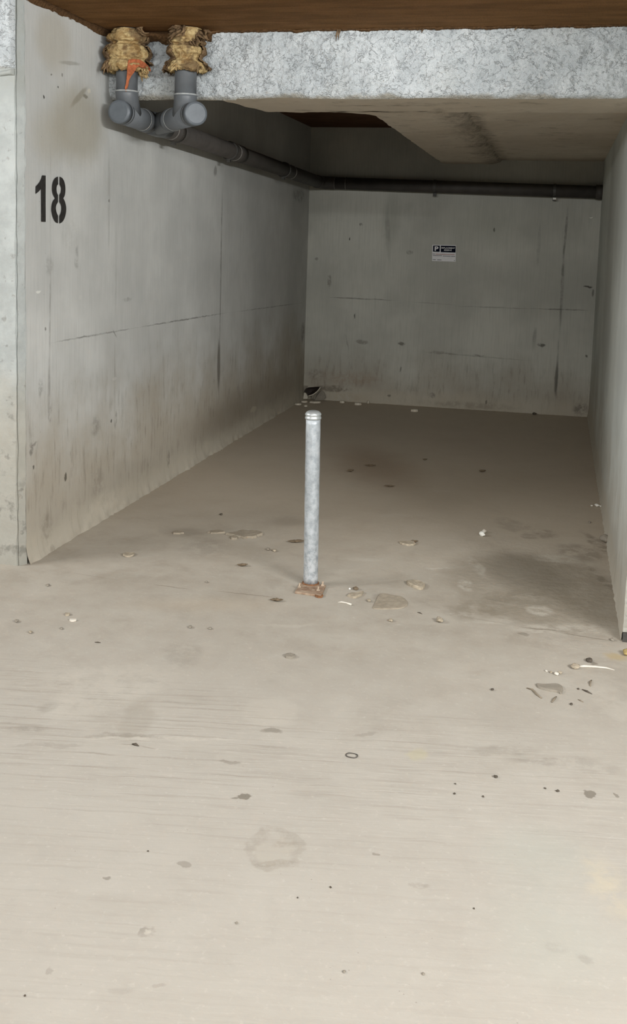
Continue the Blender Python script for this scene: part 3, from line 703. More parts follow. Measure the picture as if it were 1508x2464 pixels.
# risers: vertical, 45 degree elbow, side inlet into the run
def riser(x, y, p_on, d):
    ztop = ZC+.01; h = Vector((d.x, d.y, 0)).normalized()
    # inlet axis reaches the run at p_on coming down at 45 degrees
    k = (Vector((x, y, 0))-Vector((p_on.x, p_on.y, 0))).length
    corner = Vector((x, y, p_on.z+k*1.0))
    inl = (p_on-corner).normalized()
    G().tube([Vector((x, y, ztop)), corner+Vector((0, 0, .03))], RP-.001, 40).build('riser', M_PVC, root, True)
    path = [corner+Vector((0, 0, .03))]
    for i in range(1, 9):
        t = i/8; a_ = corner+Vector((0, 0, .028)); c_ = corner+inl*.03
        path.append(a_*(1-t)**2+corner*2*t*(1-t)+c_*t*t)
    path.append(p_on-inl*.01)
    e = G().tube(path, RP+.002, 40).build('elbow', M_PVC, root, True)
    q = corner+Vector((0, 0, .03))
    G().tube([q+Vector((0, 0, -.004)), q+Vector((0, 0, .003))], RP+.0045, 44).build('joint_ring', M_SEAL, e, True)
    return corner
RLx, RLy = -2.128, 4.985
RRx, RRy = -1.822, 4.985
cl_ = riser(RLx, RLy, on_main(5.062), da)
pb = B0+db*.187
riser(RRx, RRy, pb, db)
for p, d in ((on_main(5.205), da), (B0+db*.335, db)):
    ring_at(p, d, RP+.004, .006).build('joint_ring', M_SEAL, root, True)
    G().tube([p+d*.01, p+d*.06], RP+.006, 44).build('socket_collar', M_PVC, root, True)
# lumpy belly where both runs meet
G().tube([J-da*.10, J-da*.03, J+da*.05, J+da*.10], [RP+.003, RP+.008, RP+.008, RP+.004], 40).build('junction', M_PVC, root, True)
for y_ in (5.62, 6.80, 8.30):
    ring_at(on_main(y_), da, RP+.003, .004).build('joint_ring', M_SEALD, root, True)
G().tube([on_main(6.81), on_main(6.95)], RP+.004, 40).build('coupling', M_PVCD, root, True)
G().tube([on_main(5.66), on_main(5.72)], RP+.006, 40).build('coupling', M_PVCD, root, True)
for y_ in (5.68, 6.70, 8.1):
    p = on_main(y_); g = G(); g.tube([p-da*.011, p+da*.011], RP+.006, 32); g.box((XL-.01, p.y-.012, p.z-.012), (p.x-RP+.004, p.y+.012, p.z+.012)); g.box((p.x-.014, p.y-.012, p.z-RP-.022), (p.x+.008, p.y+.012, p.z-RP+.002))
    g.build('pipe_clamp', M_CLAMP, root)
# corner and back run
C0 = Vector((-2.14, 9.385, 1.985)); C1 = Vector((XR+.02, 9.385, 1.945)); dc = (C1-C0).normalized()
pth = []
for i in range(11):
    t = i/10; a_ = C0-da*.09; c_ = C0+dc*.09
    pth.append(a_*(1-t)**2+C0*2*t*(1-t)+c_*t*t)
G().tube([C0-da*.14]+pth+[C0+dc*.14], RP+.003, 36).build('corner_bend', M_PVCD, root, True)
G().tube([C0+dc*.12, C1], RP, 36).build('back_pipe', M_PVCD, root, True)
for x_ in (-2.0, -1.90):
    p = C0+dc*(x_-C0.x); ring_at(p, dc, RP+.004, .004).build('joint_ring', M_SEALD, root, True)
G().tube([C1-dc*.075, C1-dc*.01], RP+.008, 36).build('coupling', M_PVCD, root, True)
for x_ in (-1.105, -.079):
    p = C0+dc*(x_-C0.x); g = G(); g.tube([p-dc*.012, p+dc*.012], RP+.005, 30); g.box((p.x-.012, p.y+RP-.01, p.z-.012), (p.x+.012, YB+.004, p.z+.012)); g.box((p.x-.014, p.y-.012, p.z-RP-.03), (p.x+.014, p.y+.012, p.z-RP+.004))
    c = g.build('pipe_clamp', M_CLAMP, root)
    if x_ > -.5:
        G().box((p.x-.010, p.y-.030, p.z-RP-.022), (p.x+.016, p.y-.006, p.z-RP-.006)).build('clip', M_WHITE, c)

# ------------------------------------------------------------------ pipe insulation
def wrap(x, y, prof, seed, label):
    """prof: (z, radius) list top to bottom"""
    r_ = empty('pipe_insulation', (x, y, prof[-1][0])); tag(r_, label, 'insulation', 'glass wool wraps on the two risers')
    nz = 70; n = 80
    def rad(z):
        for i in range(len(prof)-1):
            if prof[i][0] >= z >= prof[i+1][0]:
                t = (prof[i][0]-z)/(prof[i][0]-prof[i+1][0]); t = t*t*(3-2*t)
                return prof[i][1]*(1-t)+prof[i+1][1]*t
        return prof[-1][1]
    vs = []; z0 = prof[0][0]; z1 = prof[-1][0]
    for i in range(nz+1):
        for k in range(n):
            a = 2*PI*k/n; t = i/nz
            zz = z0+(z1-z0)*t
            cz = zz+.007*fb((math.cos(a)+seed, math.sin(a), 0), 2.0, 3)*(1-abs(2*t-1))
            r = rad(min(z0, max(z1, cz)))
            q = Vector((math.cos(a)*r, math.sin(a)*r, zz))
            r += .012*fb(q+Vector((seed, 0, 0)), 16, 4)+.007*abs(fb(q+Vector((seed, 3, 0)), 45, 3))-.003
            if i > nz-5: zz += .012*fb((math.cos(a)*2+seed, math.sin(a)*2, 1), 3, 4)
            r = max(r, RP+.006)
            yy = min(y+math.sin(a)*r, YLIN-.004)
            vs.append((max(XL+.004, x+math.cos(a)*r), yy, zz))
    for zz in (z1+.012, z0):
        vs += [(x+math.cos(2*PI*k/n)*(RP+.0025), y+math.sin(2*PI*k/n)*(RP+.0025), zz) for k in range(n)]
    R2 = nz+3
    fs = [(i*n+k, i*n+(k+1) % n, ((i+1) % R2)*n+(k+1) % n, ((i+1) % R2)*n+k) for i in range(R2) for k in range(n)]
    w = mesh('wool', vs, fs, M_WOOL, r_, True)
    return r_, rad
m_px = .00208
profL = [(ZC-.005, .070), (ZC-.02, .082), (ZC-.04, .096), (ZC-.060, .092), (ZC-.070, .068), (ZC-.076, .070), (ZC-.088, .098), (ZC-.115, .108), (ZC-.138, .100), (ZC-.150, .086), (ZC-.162, .098), (ZC-.182, .108), (ZC-.200, .096), (ZC-.208, .074)]
profR = [(ZC-.005, .072), (ZC-.04, .084), (ZC-.060, .074), (ZC-.070, .084), (ZC-.084, .070), (ZC-.092, .082), (ZC-.118, .086), (ZC-.134, .070), (ZC-.146, .062), (ZC-.156, .070), (ZC-.166, .090), (ZC-.196, .096), (ZC-.208, .074)]
insL, radL = wrap(RLx, RLy, profL, 1.7, 'frayed yellow glass wool wrap with an orange tear round the left riser')
insR, radR = wrap(RRx, RRy, profR, 5.3, 'yellow glass wool wrap with torn brown facing round the right riser')
# brown facing left on the flanks, open towards the front, ragged edges
def facing(x, y, rad, par, a0, a1, z0, z1, seed):
    nu, nv = 46, 40; vs = []
    for j in range(nv+1):
        for i in range(nu+1):
            v_ = j/nv; z = z0+(z1-z0)*v_
            rag = .35*fb((seed, z*6, 0), 4, 4); a = a0+(a1-a0)*i/nu
            if i == 0: a += rag+.12*fb((seed, z*30, 1), 3, 2)
            if i == nu: a -= rag*.8+.12*fb((seed, z*30, 5), 3, 2)
            if j == nv: z += .014*fb((seed, a*3, 2), 4, 3)
            r = rad(min(ZC-.006, max(ZC-.20, z)))+.010+.007*fb((math.cos(a)+seed, math.sin(a), z*9), 6, 4)
            if v_ > .9: r += .014*(v_-.9)/.1*(1+fb((a, seed, 0), 6))
            vs.append((max(XL+.003, x+math.cos(a)*r), min(y+math.sin(a)*r, YLIN-.003), z))
    fs = [(j*(nu+1)+i, j*(nu+1)+i+1, (j+1)*(nu+1)+i+1, (j+1)*(nu+1)+i) for j in range(nv) for i in range(nu)]
    o = mesh('facing', vs, fs, M_SKIN, par, True)
    s_ = o.modifiers.new('thick', 'SOLIDIFY'); s_.thickness = .003; s_.offset = 1
    return o
fr = math.radians(-68)          # direction that faces the bay mouth
facing(RLx, RLy, radL, insL, fr+1.15, fr+2.6, ZC-.04, ZC-.165, 2.2)
facing(RLx, RLy, radL, insL, fr-2.5, fr-1.15, ZC-.06, ZC-.20, 3.1)
facing(RRx, RRy, radR, insR, fr+.95, fr+2.6, ZC-.02, ZC-.19, 8.4)
facing(RRx, RRy, radR, insR, fr-2.6, fr-.95, ZC-.05, ZC-.205, 9.9)
# loose fibre tufts
def tuft(par, c, d, L, w, mat, seed, name='wool_tuft'):
    g = G(); d = Vector(d).normalized(); rnd = random.Random(seed)
    for i in range(16):
        o = Vector((rnd.uniform(-w, w), rnd.uniform(-w*.4, w*.4), rnd.uniform(-w*.6, w*.6)))
        e = d*L*rnd.uniform(.5, 1)+Vector((rnd.uniform(-1, 1), rnd.uniform(-.5, .5), rnd.uniform(-1, 1)))*L*.35
        m_ = (o+o+e)/2+Vector((rnd.uniform(-1, 1), -abs(rnd.uniform(0, 1)), rnd.uniform(-1, 1)))*L*.18
        g.tube([c+o, c+m_, c+o+e], [w*.30, w*.24, w*.06], 6)
    return g.build(name, mat, par, True)
front = Vector((.37, -.93, 0))
cL = Vector((RLx, RLy, 0)); cR = Vector((RRx, RRy, 0))
side = Vector((.93, .37, 0))
tuft(insL, cL+front*.055+side*.070+Vector((0, 0, ZC-.205)), (.5, -.3, -.8), .05, .022, M_WOOL, 3)
tuft(insL, cL+front*.05-side*.085+Vector((0, 0, ZC-.175)), (-.2, -.3, -.9), .045, .018, M_SKIN, 4)
tuft(insL, cL+front*.06+side*.05+Vector((0, 0, ZC-.012)), (.6, -.3, -.2), .06, .02, M_SKIN, 6)
tuft(insR, cR+front*.05+side*.06+Vector((0, 0, ZC-.03)), (.7, -.4, -.4), .06, .03, M_SKIN, 7)
tuft(insR, cR+front*.06-side*.03+Vector((0, 0, ZC-.02)), (-.5, -.4, -.5), .05, .028, M_SKIN, 8)
tuft(insR, cR+front*.07+side*.03+Vector((0, 0, ZC-.075)), (.5, -.4, -.5), .035, .02, M_SKIN, 9)
tuft(insR, cR+front*.065-side*.05+Vector((0, 0, ZC-.185)), (-.3, -.3, -.6), .03, .02, M_WOOL, 10)
tuft(insR, cR+front*.065+side*.05+Vector((0, 0, ZC-.185)), (.4, -.3, -.6), .03, .02, M_WOOL, 11)
# orange tear hanging down the left riser
def flat_on_pipe(pts, r0_, par, mat, name, cx, cy, thick=.006, label=None):
    """polygon given in photograph pixels laid on a cylinder of radius r round the riser"""
    out = []
    for (a, b) in pts:
        r = r0_(b) if callable(r0_) else r0_
        d = ray(a, b); ox, oy = CAM.x-cx, CAM.y-cy
        A = d.x*d.x+d.y*d.y; B = ox*d.x+oy*d.y; Cc = ox*ox+oy*oy-r*r; q = B*B-A*Cc
        t = (-B-math.sqrt(q))/A if q > 0 else -B/A
        out.append(CAM+d*t)
    vs = out; fs = [tuple(t) for t in tessellate_polygon([[Vector((a, b, 0)) for a, b in pts]])]
    o = mesh(name, vs, fs, mat, par)
    s_ = o.modifiers.new('thick', 'SOLIDIFY'); s_.thickness = thick; s_.offset = 0
    if label: o['label'] = label
    return o
flat_on_pipe([(309, 144), (320, 143), (338, 144), (350, 152), (361, 164), (363, 172), (356, 170), (344, 164), (334, 160), (329, 162), (322, 174), (315, 183), (309, 196), (308, 208), (302, 217), (300, 212), (303, 200), (305, 182), (306, 165), (307, 152)], lambda b_: .108-max(0, min(1, (b_-160)/30))*(.108-RP-.006), insL, M_ORANGE, 'torn_flap', RLx, RLy, .006, 'orange torn flap')
flat_on_pipe([(309, 185), (304, 198), (300, 218), (304, 221), (309, 205), (311, 192)], RP+.003, insL, M_RUSTD, 'drip_stain', RLx, RLy, .001, 'brown drip on the pipe')

# ------------------------------------------------------------------ bollard
pb_ = FL(747, 1408); bx, by = pb_.x, pb_.y
bol = empty('bollard', (bx, by, 0)); tag(bol, 'galvanised steel parking post bolted to the floor in mid bay', 'bollard')
lean = Vector((-.012, .004, .754)); R0 = .0315
base = Vector((bx, by, .012)); top = base+lean
ax = lean.normalized()
g = G(); pts = []; rr = []
N = 30
for i in range(N+1):
    t = i/N; pts.append(base+lean*t*.955); rr.append(R0+.0009*fb((t*6, 0, 1), 3, 3))
g.tube(pts, rr, 40); post = g.build('post', M_GALV, bol, True)
tp = base+lean*.950
prof = [(0, R0+.001), (.004, R0+.0035), (.010, R0+.0035), (.012, R0+.001), (.017, R0+.001), (.019, R0+.0035), (.024, R0+.003), (.030, R0-.001), (.035, R0-.007), (.0375, R0-.015), (.0385, .006)]
G().tube([tp+ax*a for a, b in prof], [b for a, b in prof], 44).build('cap', M_CAPM, bol, True)
# base plate corners taken from the photograph, on the floor
cs = [FL(709, 1424, .008), FL(773, 1433, .008), FL(784, 1408, .008), FL(724, 1402, .008)]
g = G(); g.prism([Vector((p.x, p.y, .0)) for p in cs], (0, 0, .009)); pl = bevel(g.build('base_plate', M_RUST, bol), .0015)
for (a, b) in ((720, 1413), (765, 1421), (776, 1409)):
    p = FL(a, b, .010); g = G(); g.tube([p, p+Vector((0, 0, .005))], .008, 6); g.tube([p+Vector((0, 0, .005)), p+Vector((.001, 0, .018))], .0036, 12)
    g.build('anchor_bolt', M_BOLT, pl)
g = G(); wp = [base+Vector((math.cos(a)*(R0+.002), math.sin(a)*(R0+.002), -.002+.001*math.sin(9*a))) for a in [2*PI*i/40 for i in range(41)]]
g.tube(wp, .0042, 8); g.build('weld_bead', M_RUSTD, pl, True)

# ------------------------------------------------------------------ parking sign
s00, s10, s11, s01 = BW(1039, 628, YB-.004), BW(1096, 630, YB-.004), BW(1097, 590, YB-.004), BW(1040, 589, YB-.004)
sgn = empty('parking_sign', ((s00+s10)/2)); tag(sgn, 'small white reserved parking sign on the back wall', 'sign')
def SP(u, v, d=0.0): 
    p = (s00*(1-u)+s10*u)*(1-v)+(s01*(1-u)+s11*u)*v
    return Vector((p.x, YB-.004-d, p.z))
g = G(); g.prism([SP(0, 0), SP(1, 0), SP(1, 1), SP(0, 1)], (0, -.003, 0)); bevel(g.build('board', M_SIGNW, sgn), .0006)
def panel(u0, v0, u1, v1, mat, name, d=.0034):
    g = G(); g.prism([SP(u0, v0, d), SP(u1, v0, d), SP(u1, v1, d), SP(u0, v1, d)], (0, -.0004, 0)); return g.build(name, mat, sgn)
panel(.035, .575, .315, .955, M_SIGNB, 'letter_panel'); panel(.36, .56, .985, .955, M_SIGNB, 'wording_panel')
def text(body, u0, v0, u1, v1, mat, name, d=.0040, bold=0.0):
    cu = D.curves.new('lettering', 'FONT'); cu.body = body; cu.size = 1; cu.offset = bold; cu.fill_mode = 'FRONT'; cu.resolution_u = 4
    o = D.objects.new('lettering', cu); COL.objects.link(o); bpy.context.view_layer.update()
    me = D.meshes.new_from_object(o.evaluated_get(bpy.context.evaluated_depsgraph_get()))
    D.objects.remove(o); vs = [v.co.copy() for v in me.vertices]; fs = [tuple(p.vertices) for p in me.polygons]; D.meshes.remove(me); D.curves.remove(cu)
    x0 = min(v.x for v in vs); x1 = max(v.x for v in vs); y0 = min(v.y for v in vs); y1 = max(v.y for v in vs)
    W = [SP(u0+(u1-u0)*(v.x-x0)/(x1-x0), v0+(v1-v0)*(v.y-y0)/(y1-y0), d) for v in vs]
    return mesh(name, W, fs, mat, sgn)
text('P', .10, .63, .265, .905, M_SIGNW, 'lettering', bold=.04)
text('EMPLACEMENT', .385, .775, .955, .865, M_SIGNW, 'lettering', bold=.02)
text('RÉSERVÉ', .50, .64, .82, .755, M_SIGNW, 'lettering', bold=.02)
for (v_, u0, u1, mt) in ((.435, .02, .13, M_INK), (.43, .15, .95, M_REDINK), (.34, .03, .42, M_INK), (.33, .45, .78, M_INK), (.325, .80, .97, M_INK), (.09, .03, .16, M_INK), (.085, .22, .40, M_INK), (.07, .93, .965, M_INK)):
    panel(u0, v_-.022, u1, v_+.022, mt, 'small_print')

# chips of white on the back wall
p = BW(1423, 524, YB-.006); g = G(); g.tube([p+Vector((-.020, .004, .004)), p+Vector((-.006, -.004, -.002)), p+Vector((.016, .002, .004))], [.002, .006, .005], 8)
o = g.build('wall_plug', M_WHITE, None, True, p); tag(o, 'white plug stub high on the right of the back wall', 'plug')

# ------------------------------------------------------------------ debris
def poly_flake(name, cx, cy, w, h, mat, label, cat, group=None, thick=.006, curl=0.0, rot=0.0, seed=None, n=14, jag=.28, plane_z=0.0, lift=0.0):
    """irregular flat chip lying on the floor; w, h: its size in the photograph"""
    rnd = random.Random(seed if seed is not None else int(cx*7+cy))
    c, r, ro = fbox(cx, cy, w, h); ro += rot
    rg = r[0]; rd = min(r[1], r[0]*2.2)
    out = []
    for k in range(n):
        a = 2*PI*k/n+rnd.uniform(-.15, .15); q = 1-jag*rnd.random()
        out.append((math.cos(a)*rg*q, math.sin(a)*rd*q))
    rings = [(1.0, 0.0), (.93, 1.0), (.55, 1.0)]
    vs = []; co, si = math.cos(ro), math.sin(ro)
    def hz(lx, ly): return curl*((lx/rg)**2)+lift*(lx/rg+1)*.5
    for (s_, hh) in rings:
        for (lx, ly) in out:
            lx2, ly2 = lx*s_, ly*s_
            z = .0008+thick*hh*(.9+.2*rnd.random())+hz(lx2, ly2)
            vs.append((c[0]+lx2*co-ly2*si, c[1]+lx2*si+ly2*co, z))
    vs.append((c[0], c[1], .0008+thick)); top_ = len(vs)-1
    b0 = len(vs)
    for (lx, ly) in out:
        vs.append((c[0]+lx*co-ly*si, c[1]+lx*si+ly*co, hz(lx, ly)))
    fs = []
    for ri in range(2):
        for k in range(n): fs.append((ri*n+k, ri*n+(k+1) % n, (ri+1)*n+(k+1) % n, (ri+1)*n+k))
    for k in range(n): fs.append((2*n+k, 2*n+(k+1) % n, top_))
    for k in range(n): fs.append((b0+k, b0+(k+1) % n, (k+1) % n, k))
    fs.append(tuple(b0+k for k in range(n))[::-1])
    o = mesh(name, vs, fs, mat, None, False, (c[0], c[1], 0)); tag(o, label, cat, group); return o

def poly_px(name, pts, mat, label, cat, group=None, thick=.008, dome=.0, tilt=0.0):
    """flat piece on the floor with a traced outline, bevelled upper edge; tilt lifts its far side"""
    P = [FL(a, b) for a, b in smooth_pts(list(pts)+[pts[0]], n=3)[:-1]]
    c = sum(P, Vector())/len(P); ymax = max(p.y for p in P); ymin = min(p.y for p in P); n = len(P); vs = []
    for (k, hh) in ((1, 0), (.96, .8), (.86, 1), (.5, 1.0)):
        for p in P:
            q = c+(p-c)*k; up = tilt*(q.y-ymin)/(ymax-ymin+1e-6)
            vs.append((q.x, q.y, .0004+thick*hh+up*(.4+.6*hh if hh else .0)+dome*(1-k)+(.12*thick*fb((q.x*60, q.y*60, 0), 1, 3) if hh else 0)))
    vs.append((c.x, c.y, .0004+thick+tilt*.5+dome)); t = len(vs)-1
    fs = [(r*n+k, r*n+(k+1) % n, (r+1)*n+(k+1) % n, (r+1)*n+k) for r in range(3) for k in range(n)]
    fs += [(3*n+k, 3*n+(k+1) % n, t) for k in range(n)]+[tuple(range(n))[::-1]]
    o = mesh(name, vs, fs, mat, None, False, (c.x, c.y, 0)); return tag(o, label, cat, group)

def pebble(name, cx, cy, w, h, mat, label, cat, group=None, seed=None, zs=.6):
    c, r, ro = fbox(cx, cy, w, h); a = max(r[0], .0015); b = min(max(r[1], a*.6), a*1.4); hz = a*zs
    s = (seed if seed is not None else cx*.37+cy*.11)
    bm = bmesh.new(); bmesh.ops.create_icosphere(bm, subdivisions=3, radius=1)
    for v in bm.verts:
        v.co *= 1+.35*fb(v.co+Vector((s, 0, 0)), 1.1, 3)
        lx, ly = v.co.x*a, v.co.y*b
        v.co = Vector((lx*math.cos(ro)-ly*math.sin(ro), lx*math.sin(ro)+ly*math.cos(ro), v.co.z*hz))
    mz = min(v.co.z for v in bm.verts)
    for v in bm.verts: v.co.z -= mz
    bm.verts.index_update()
    vs = [v.co+Vector((c[0], c[1], 0)) for v in bm.verts]; fs = [tuple(v.index for v in f.verts) for f in bm.faces]; bm.free()
    o = mesh(name, vs, fs, mat, None, True, (c[0], c[1], 0)); tag(o, label, cat, group); return o

def stick(name, pts, rad, mat, label, cat, group=None, flat=1.0):
    P = [FL(a, b) for a, b in pts]
    if not hasattr(rad, '__len__'): rad = [rad]*len(P)
    P = [Vector((p.x, p.y, r_*flat)) for p, r_ in zip(P, rad)]
    g = G(); g.tube(P, rad, 8)
    c = sum(P, Vector())/len(P)
    for v in g.v: v.z = max(.0003, (v.z-0)*1.0)
    o = g.build(name, mat, None, True, (c.x, c.y, 0)); tag(o, label, cat, group); return o

def leaf(name, cx, cy, w, h, mat, label, curl=.008, rot=0.0, seed=0):
    c, r, ro = fbox(cx, cy, w, h); ro += rot; L = r[0]; W = max(r[1]*.4, L*.15); W = min(W, L*.4)
    rnd = random.Random(seed); n = 10; vs = []
    for i in range(n+1):
        t = i/n; x = -L+2*L*t; wd = W*math.sin(PI*min(1, t*.96+.02))**.8+.0006
        for k, s_ in enumerate((-1, -.5, 0, .5, 1)):
            z = .002+curl*(abs(s_)**1.6)*math.sin(PI*t)+curl*.9*(2*t-1)**2+.0015*fb((x*40+seed, s_, 0), 3)
            y = s_*wd*(1+.4*rnd.uniform(-1, 1))
            vs.append((c[0]+x*math.cos(ro)-y*math.sin(ro), c[1]+x*math.sin(ro)+y*math.cos(ro), max(.0006, z)))
    fs = [(i*5+k, i*5+k+1, (i+1)*5+k+1, (i+1)*5+k) for i in range(n) for k in range(4)]
    o = mesh(name, vs, fs, mat, None, True, (c[0], c[1], 0))
    s_ = o.modifiers.new('thick', 'SOLIDIFY'); s_.thickness = .0012; s_.offset = 1
    tag(o, label, 'leaf'); return o

GC = 'concrete flakes on the floor'; GP = 'small pebbles on the floor'; GD = 'dark grit specks on the floor'; GW = 'white plaster bits on the floor'
GT = 'twigs by the right wall'; GS = 'broken shards in the back left corner'; GE = 'pale chips along the back wall'
# flakes and shards
poly_flake('concrete_flake', 310, 1337, 34, 11, M_FLAKE, 'pale curled flake on the floor near the foot of the left wall', 'flake', GC, .006, .008)
poly_flake('concrete_flake', 980, 1309, 46, 11, M_FLAKE, 'long pale plaster flake on the floor right of the bollard post', 'flake', GC, .008, .004)
poly_px('concrete_flake', [(700+x/3.77, 1360+y/3.77) for x, y in [(1045, 160), (1060, 185), (1120, 212), (1180, 226), (1212, 200), (1205, 182), (1120, 156), (1070, 158)]], M_FLAKE, 'thick oblong concrete flake right of the bollard base', 'flake', GC, .014)
poly_px('concrete_flake', [(700+x/3.77, 1360+y/3.77) for x, y in [(508, 285), (535, 264), (600, 262), (655, 248), (650, 270), (600, 298), (560, 303)]], M_FLAKE, 'boat shaped concrete flake just right of the bollard plate', 'flake', GC, .009)
pebble('concrete_flake', 1057, 1497, 16, 12, M_FLAKE, 'upright small concrete flake before the wet patch', 'flake', GC, zs=.7)
poly_px('mortar_slab', [(700+x/3.77, 1360+y/3.77) for x, y in [(735, 390), (765, 330), (800, 266), (850, 260), (930, 276), (1010, 290), (1060, 345), (1030, 385), (960, 400), (850, 404), (760, 402)]], M_CRUST, 'flat five sided slab of mortar with a dusty top, right of the bollard', 'slab', None, .004)
poly_flake('grey_stone', 697, 1581, 29, 11, M_GREYF, 'flat grey stone chip lying in front of the bollard', 'stone', None, .008, 0, jag=.15)
poly_px('grey_shard', [(1240+x/5.627, 1540+y/5.627) for x, y in [(275, 605), (300, 652), (420, 690), (560, 715), (622, 738), (640, 660), (600, 622), (540, 606), (400, 614)]], M_GREYF, 'large grey shard with a pointed left end at the right edge', 'shard', None, .007)
poly_flake('rust_flake', 767, 1436, 24, 7, M_RUSTD, 'rusty flake tucked under the front of the bollard plate', 'flake', None, .006, .004)
poly_flake('mud_crust', 590, 1288, 96, 20, M_CRUST, 'ragged crust of dried mud left of the bollard, right piece', 'crust', None, .010, .002, n=22, jag=.35)
poly_flake('mud_crust', 520, 1281, 50, 9, M_CRUST, 'thin crust of dried mud between the left wall and the larger crust', 'crust', None, .006, .0, n=18, jag=.4)
poly_flake('mud_crust', 428, 1283, 34, 9, M_CRUST, 'leftmost small crust of dried mud near the left wall', 'crust', None, .007, .0, n=16, jag=.35)
poly_flake('mud_crust', 562, 1296, 22, 8, M_CRUST, 'small crumb of dried mud at the front of the ragged crust', 'crust', None, .010, .0, n=12, jag=.35)
# white bits
pebble('plaster_bit', 1159, 1290, 13, 8, M_WHITE, 'bright white plaster bit in the middle right of the bay floor', 'plaster bit', GW, zs=.8)
pebble('plaster_bit', 1164, 1283, 10, 6, M_DUSTW, 'beige plaster bit touching the back of the bright white bit', 'plaster bit', GW, zs=.9)
pebble('plaster_bit', 1436, 1219, 10, 5, M_WHITE, 'larger white crumb by the foot of the right wall', 'plaster bit', GW)
pebble('plaster_bit', 1445, 1220, 6, 4, M_WHITE, 'white crumb closest to the foot of the right wall', 'plaster bit', GW)
pebble('plaster_bit', 1423, 1218, 5, 4, M_WHITE, 'tiny white crumb left of the pair by the right wall', 'plaster bit', GW)
pebble('plaster_bit', 841, 1418, 5, 5, M_WHITE, 'bright white crumb behind the boat shaped flake', 'plaster bit', GW)
pebble('plaster_bit', 1338, 1624, 11, 6, M_DUSTW, 'largest white crumb of the row behind the grey shard', 'plaster bit', GW)
pebble('plaster_bit', 1314, 1616, 6, 4, M_DUSTW, 'leftmost white crumb of the row behind the grey shard', 'plaster bit', GW)
pebble('plaster_bit', 1325, 1619, 6, 5, M_FLAKE, 'beige crumb in the row behind the grey shard', 'plaster bit', GW)
pebble('plaster_bit', 1347, 1621, 10, 4, M_FLAKE, 'beige crumb right behind the largest white crumb', 'plaster bit', GW)
poly_flake('plaster_bit', 162, 1480, 15, 6, M_FLAKE, 'pale flake on the floor in front of the left wall, upper of two', 'plaster bit', GW, .006, .003)
poly_flake('plaster_bit', 175, 1494, 22, 5, M_DUSTW, 'white flake on the floor in front of the left wall, lower of two', 'plaster bit', GW, .005, .002)
pebble('plaster_bit', 73, 1523, 9, 6, M_FLAKE, 'pale crumb at the left edge before the left wall', 'plaster bit', GW)
stick('plastic_strip', [(812, 1450), (822, 1451), (834, 1453), (845, 1457)], [.0012, .004, .0035, .004], M_DUSTW, 'white curved strip on the floor in front of the boat shaped flake', 'strip')
stick('plastic_strip', [(1388, 1606), (1405, 1606), (1430, 1607), (1458, 1609), (1478, 1613)], [.003, .0045, .004, .003, .001], M_DUSTW, 'long straight white strip at the right edge with a broad end', 'strip')
pebble('mortar_crumb', 1383, 1608, 20, 8, M_FLAKE, 'beige crumb at the broad left end of the long white strip', 'crumb', zs=.5)
# twigs
stick('twig', [(1267, 1657), (1280, 1661), (1291, 1673), (1302, 1681)], [.002, .003, .003, .0018], M_TWIG, 'crooked thin twig left of the grey shard', 'twig', GT)
stick('twig', [(1327, 1691), (1333, 1684), (1338, 1678)], [.002, .0034, .002], M_TWIG, 'short dark twig in front of the grey shard', 'twig', GT)
stick('twig', [(1423, 1637), (1419, 1644), (1420, 1652)], [.0012, .0034, .002], M_TWIG, 'small curved twig beyond the dark splinter at the right', 'twig', GT)
stick('twig', [(1400, 1660), (1412, 1666), (1424, 1671)], [.0015, .0036, .001], M_DARK, 'dark pointed splinter near the right edge', 'twig', GT)
stick('twig', [(1004, 1474), (1010, 1476), (1015, 1478)], [.001, .0025, .001], M_DARK, 'tiny dark twig right of the mortar slab', 'twig', GT)
stick('twig', [(228, 1546), (235, 1547), (242, 1547)], [.001, .0025, .001], M_DARK, 'tiny dark sliver far left on the open floor', 'twig')
stick('twig', [(318, 1792), (326, 1794), (334, 1796)], [.002, .0042, .001], M_DARK, 'black splinter on the tyre streaks at the left', 'twig')
stick('twig', [(1390, 1684), (1396, 1687), (1403, 1690)], [.001, .0022, .001], M_TWIG, 'faint pale twig below the dark pointed splinter', 'twig', GT)
# leaves
leaf('dry_leaf', 583, 1363, 26, 10, M_LEAF, 'small curled dark leaf between left wall and bollard', .010, .1, 1)
leaf('dry_leaf', 712, 1306, 40, 10, M_LEAF, 'brown leaf half hidden behind the bollard post, left side', .010, .1, 2)
leaf('dry_leaf', 665, 1447, 32, 10, M_LEAF, 'ragged dark leaf left of the bollard plate', .008, -.1, 3)
leaf('dry_leaf', 890, 1122, 26, 8, M_LEAF, 'long brown leaf on the dark bay floor right of the bollard', .008, -.1, 4)
leaf('dry_leaf', 843, 1136, 18, 12, M_LEAF, 'curled dark leaf on the bay floor closest right of the bollard', .014, .3, 5)
leaf('dry_leaf', 937, 1172, 26, 9, M_LEAF, 'pale brown leaf on the bay floor right of the bollard, nearest of the inner ones', .008, 0, 6)
leaf('dry_leaf', 1022, 1108, 12, 9, M_LEAF, 'tiny dark leaf in the middle of the bay floor', .010, 0, 7)
leaf('dry_leaf', 1160, 1136, 18, 10, M_LEAF, 'dark round leaf on the bay floor towards the right wall', .012, .2, 8)
leaf('dry_leaf', 997, 1306, 18, 5, M_LEAF, 'dark sliver of leaf on the long pale flake', .010, -.2, 9)
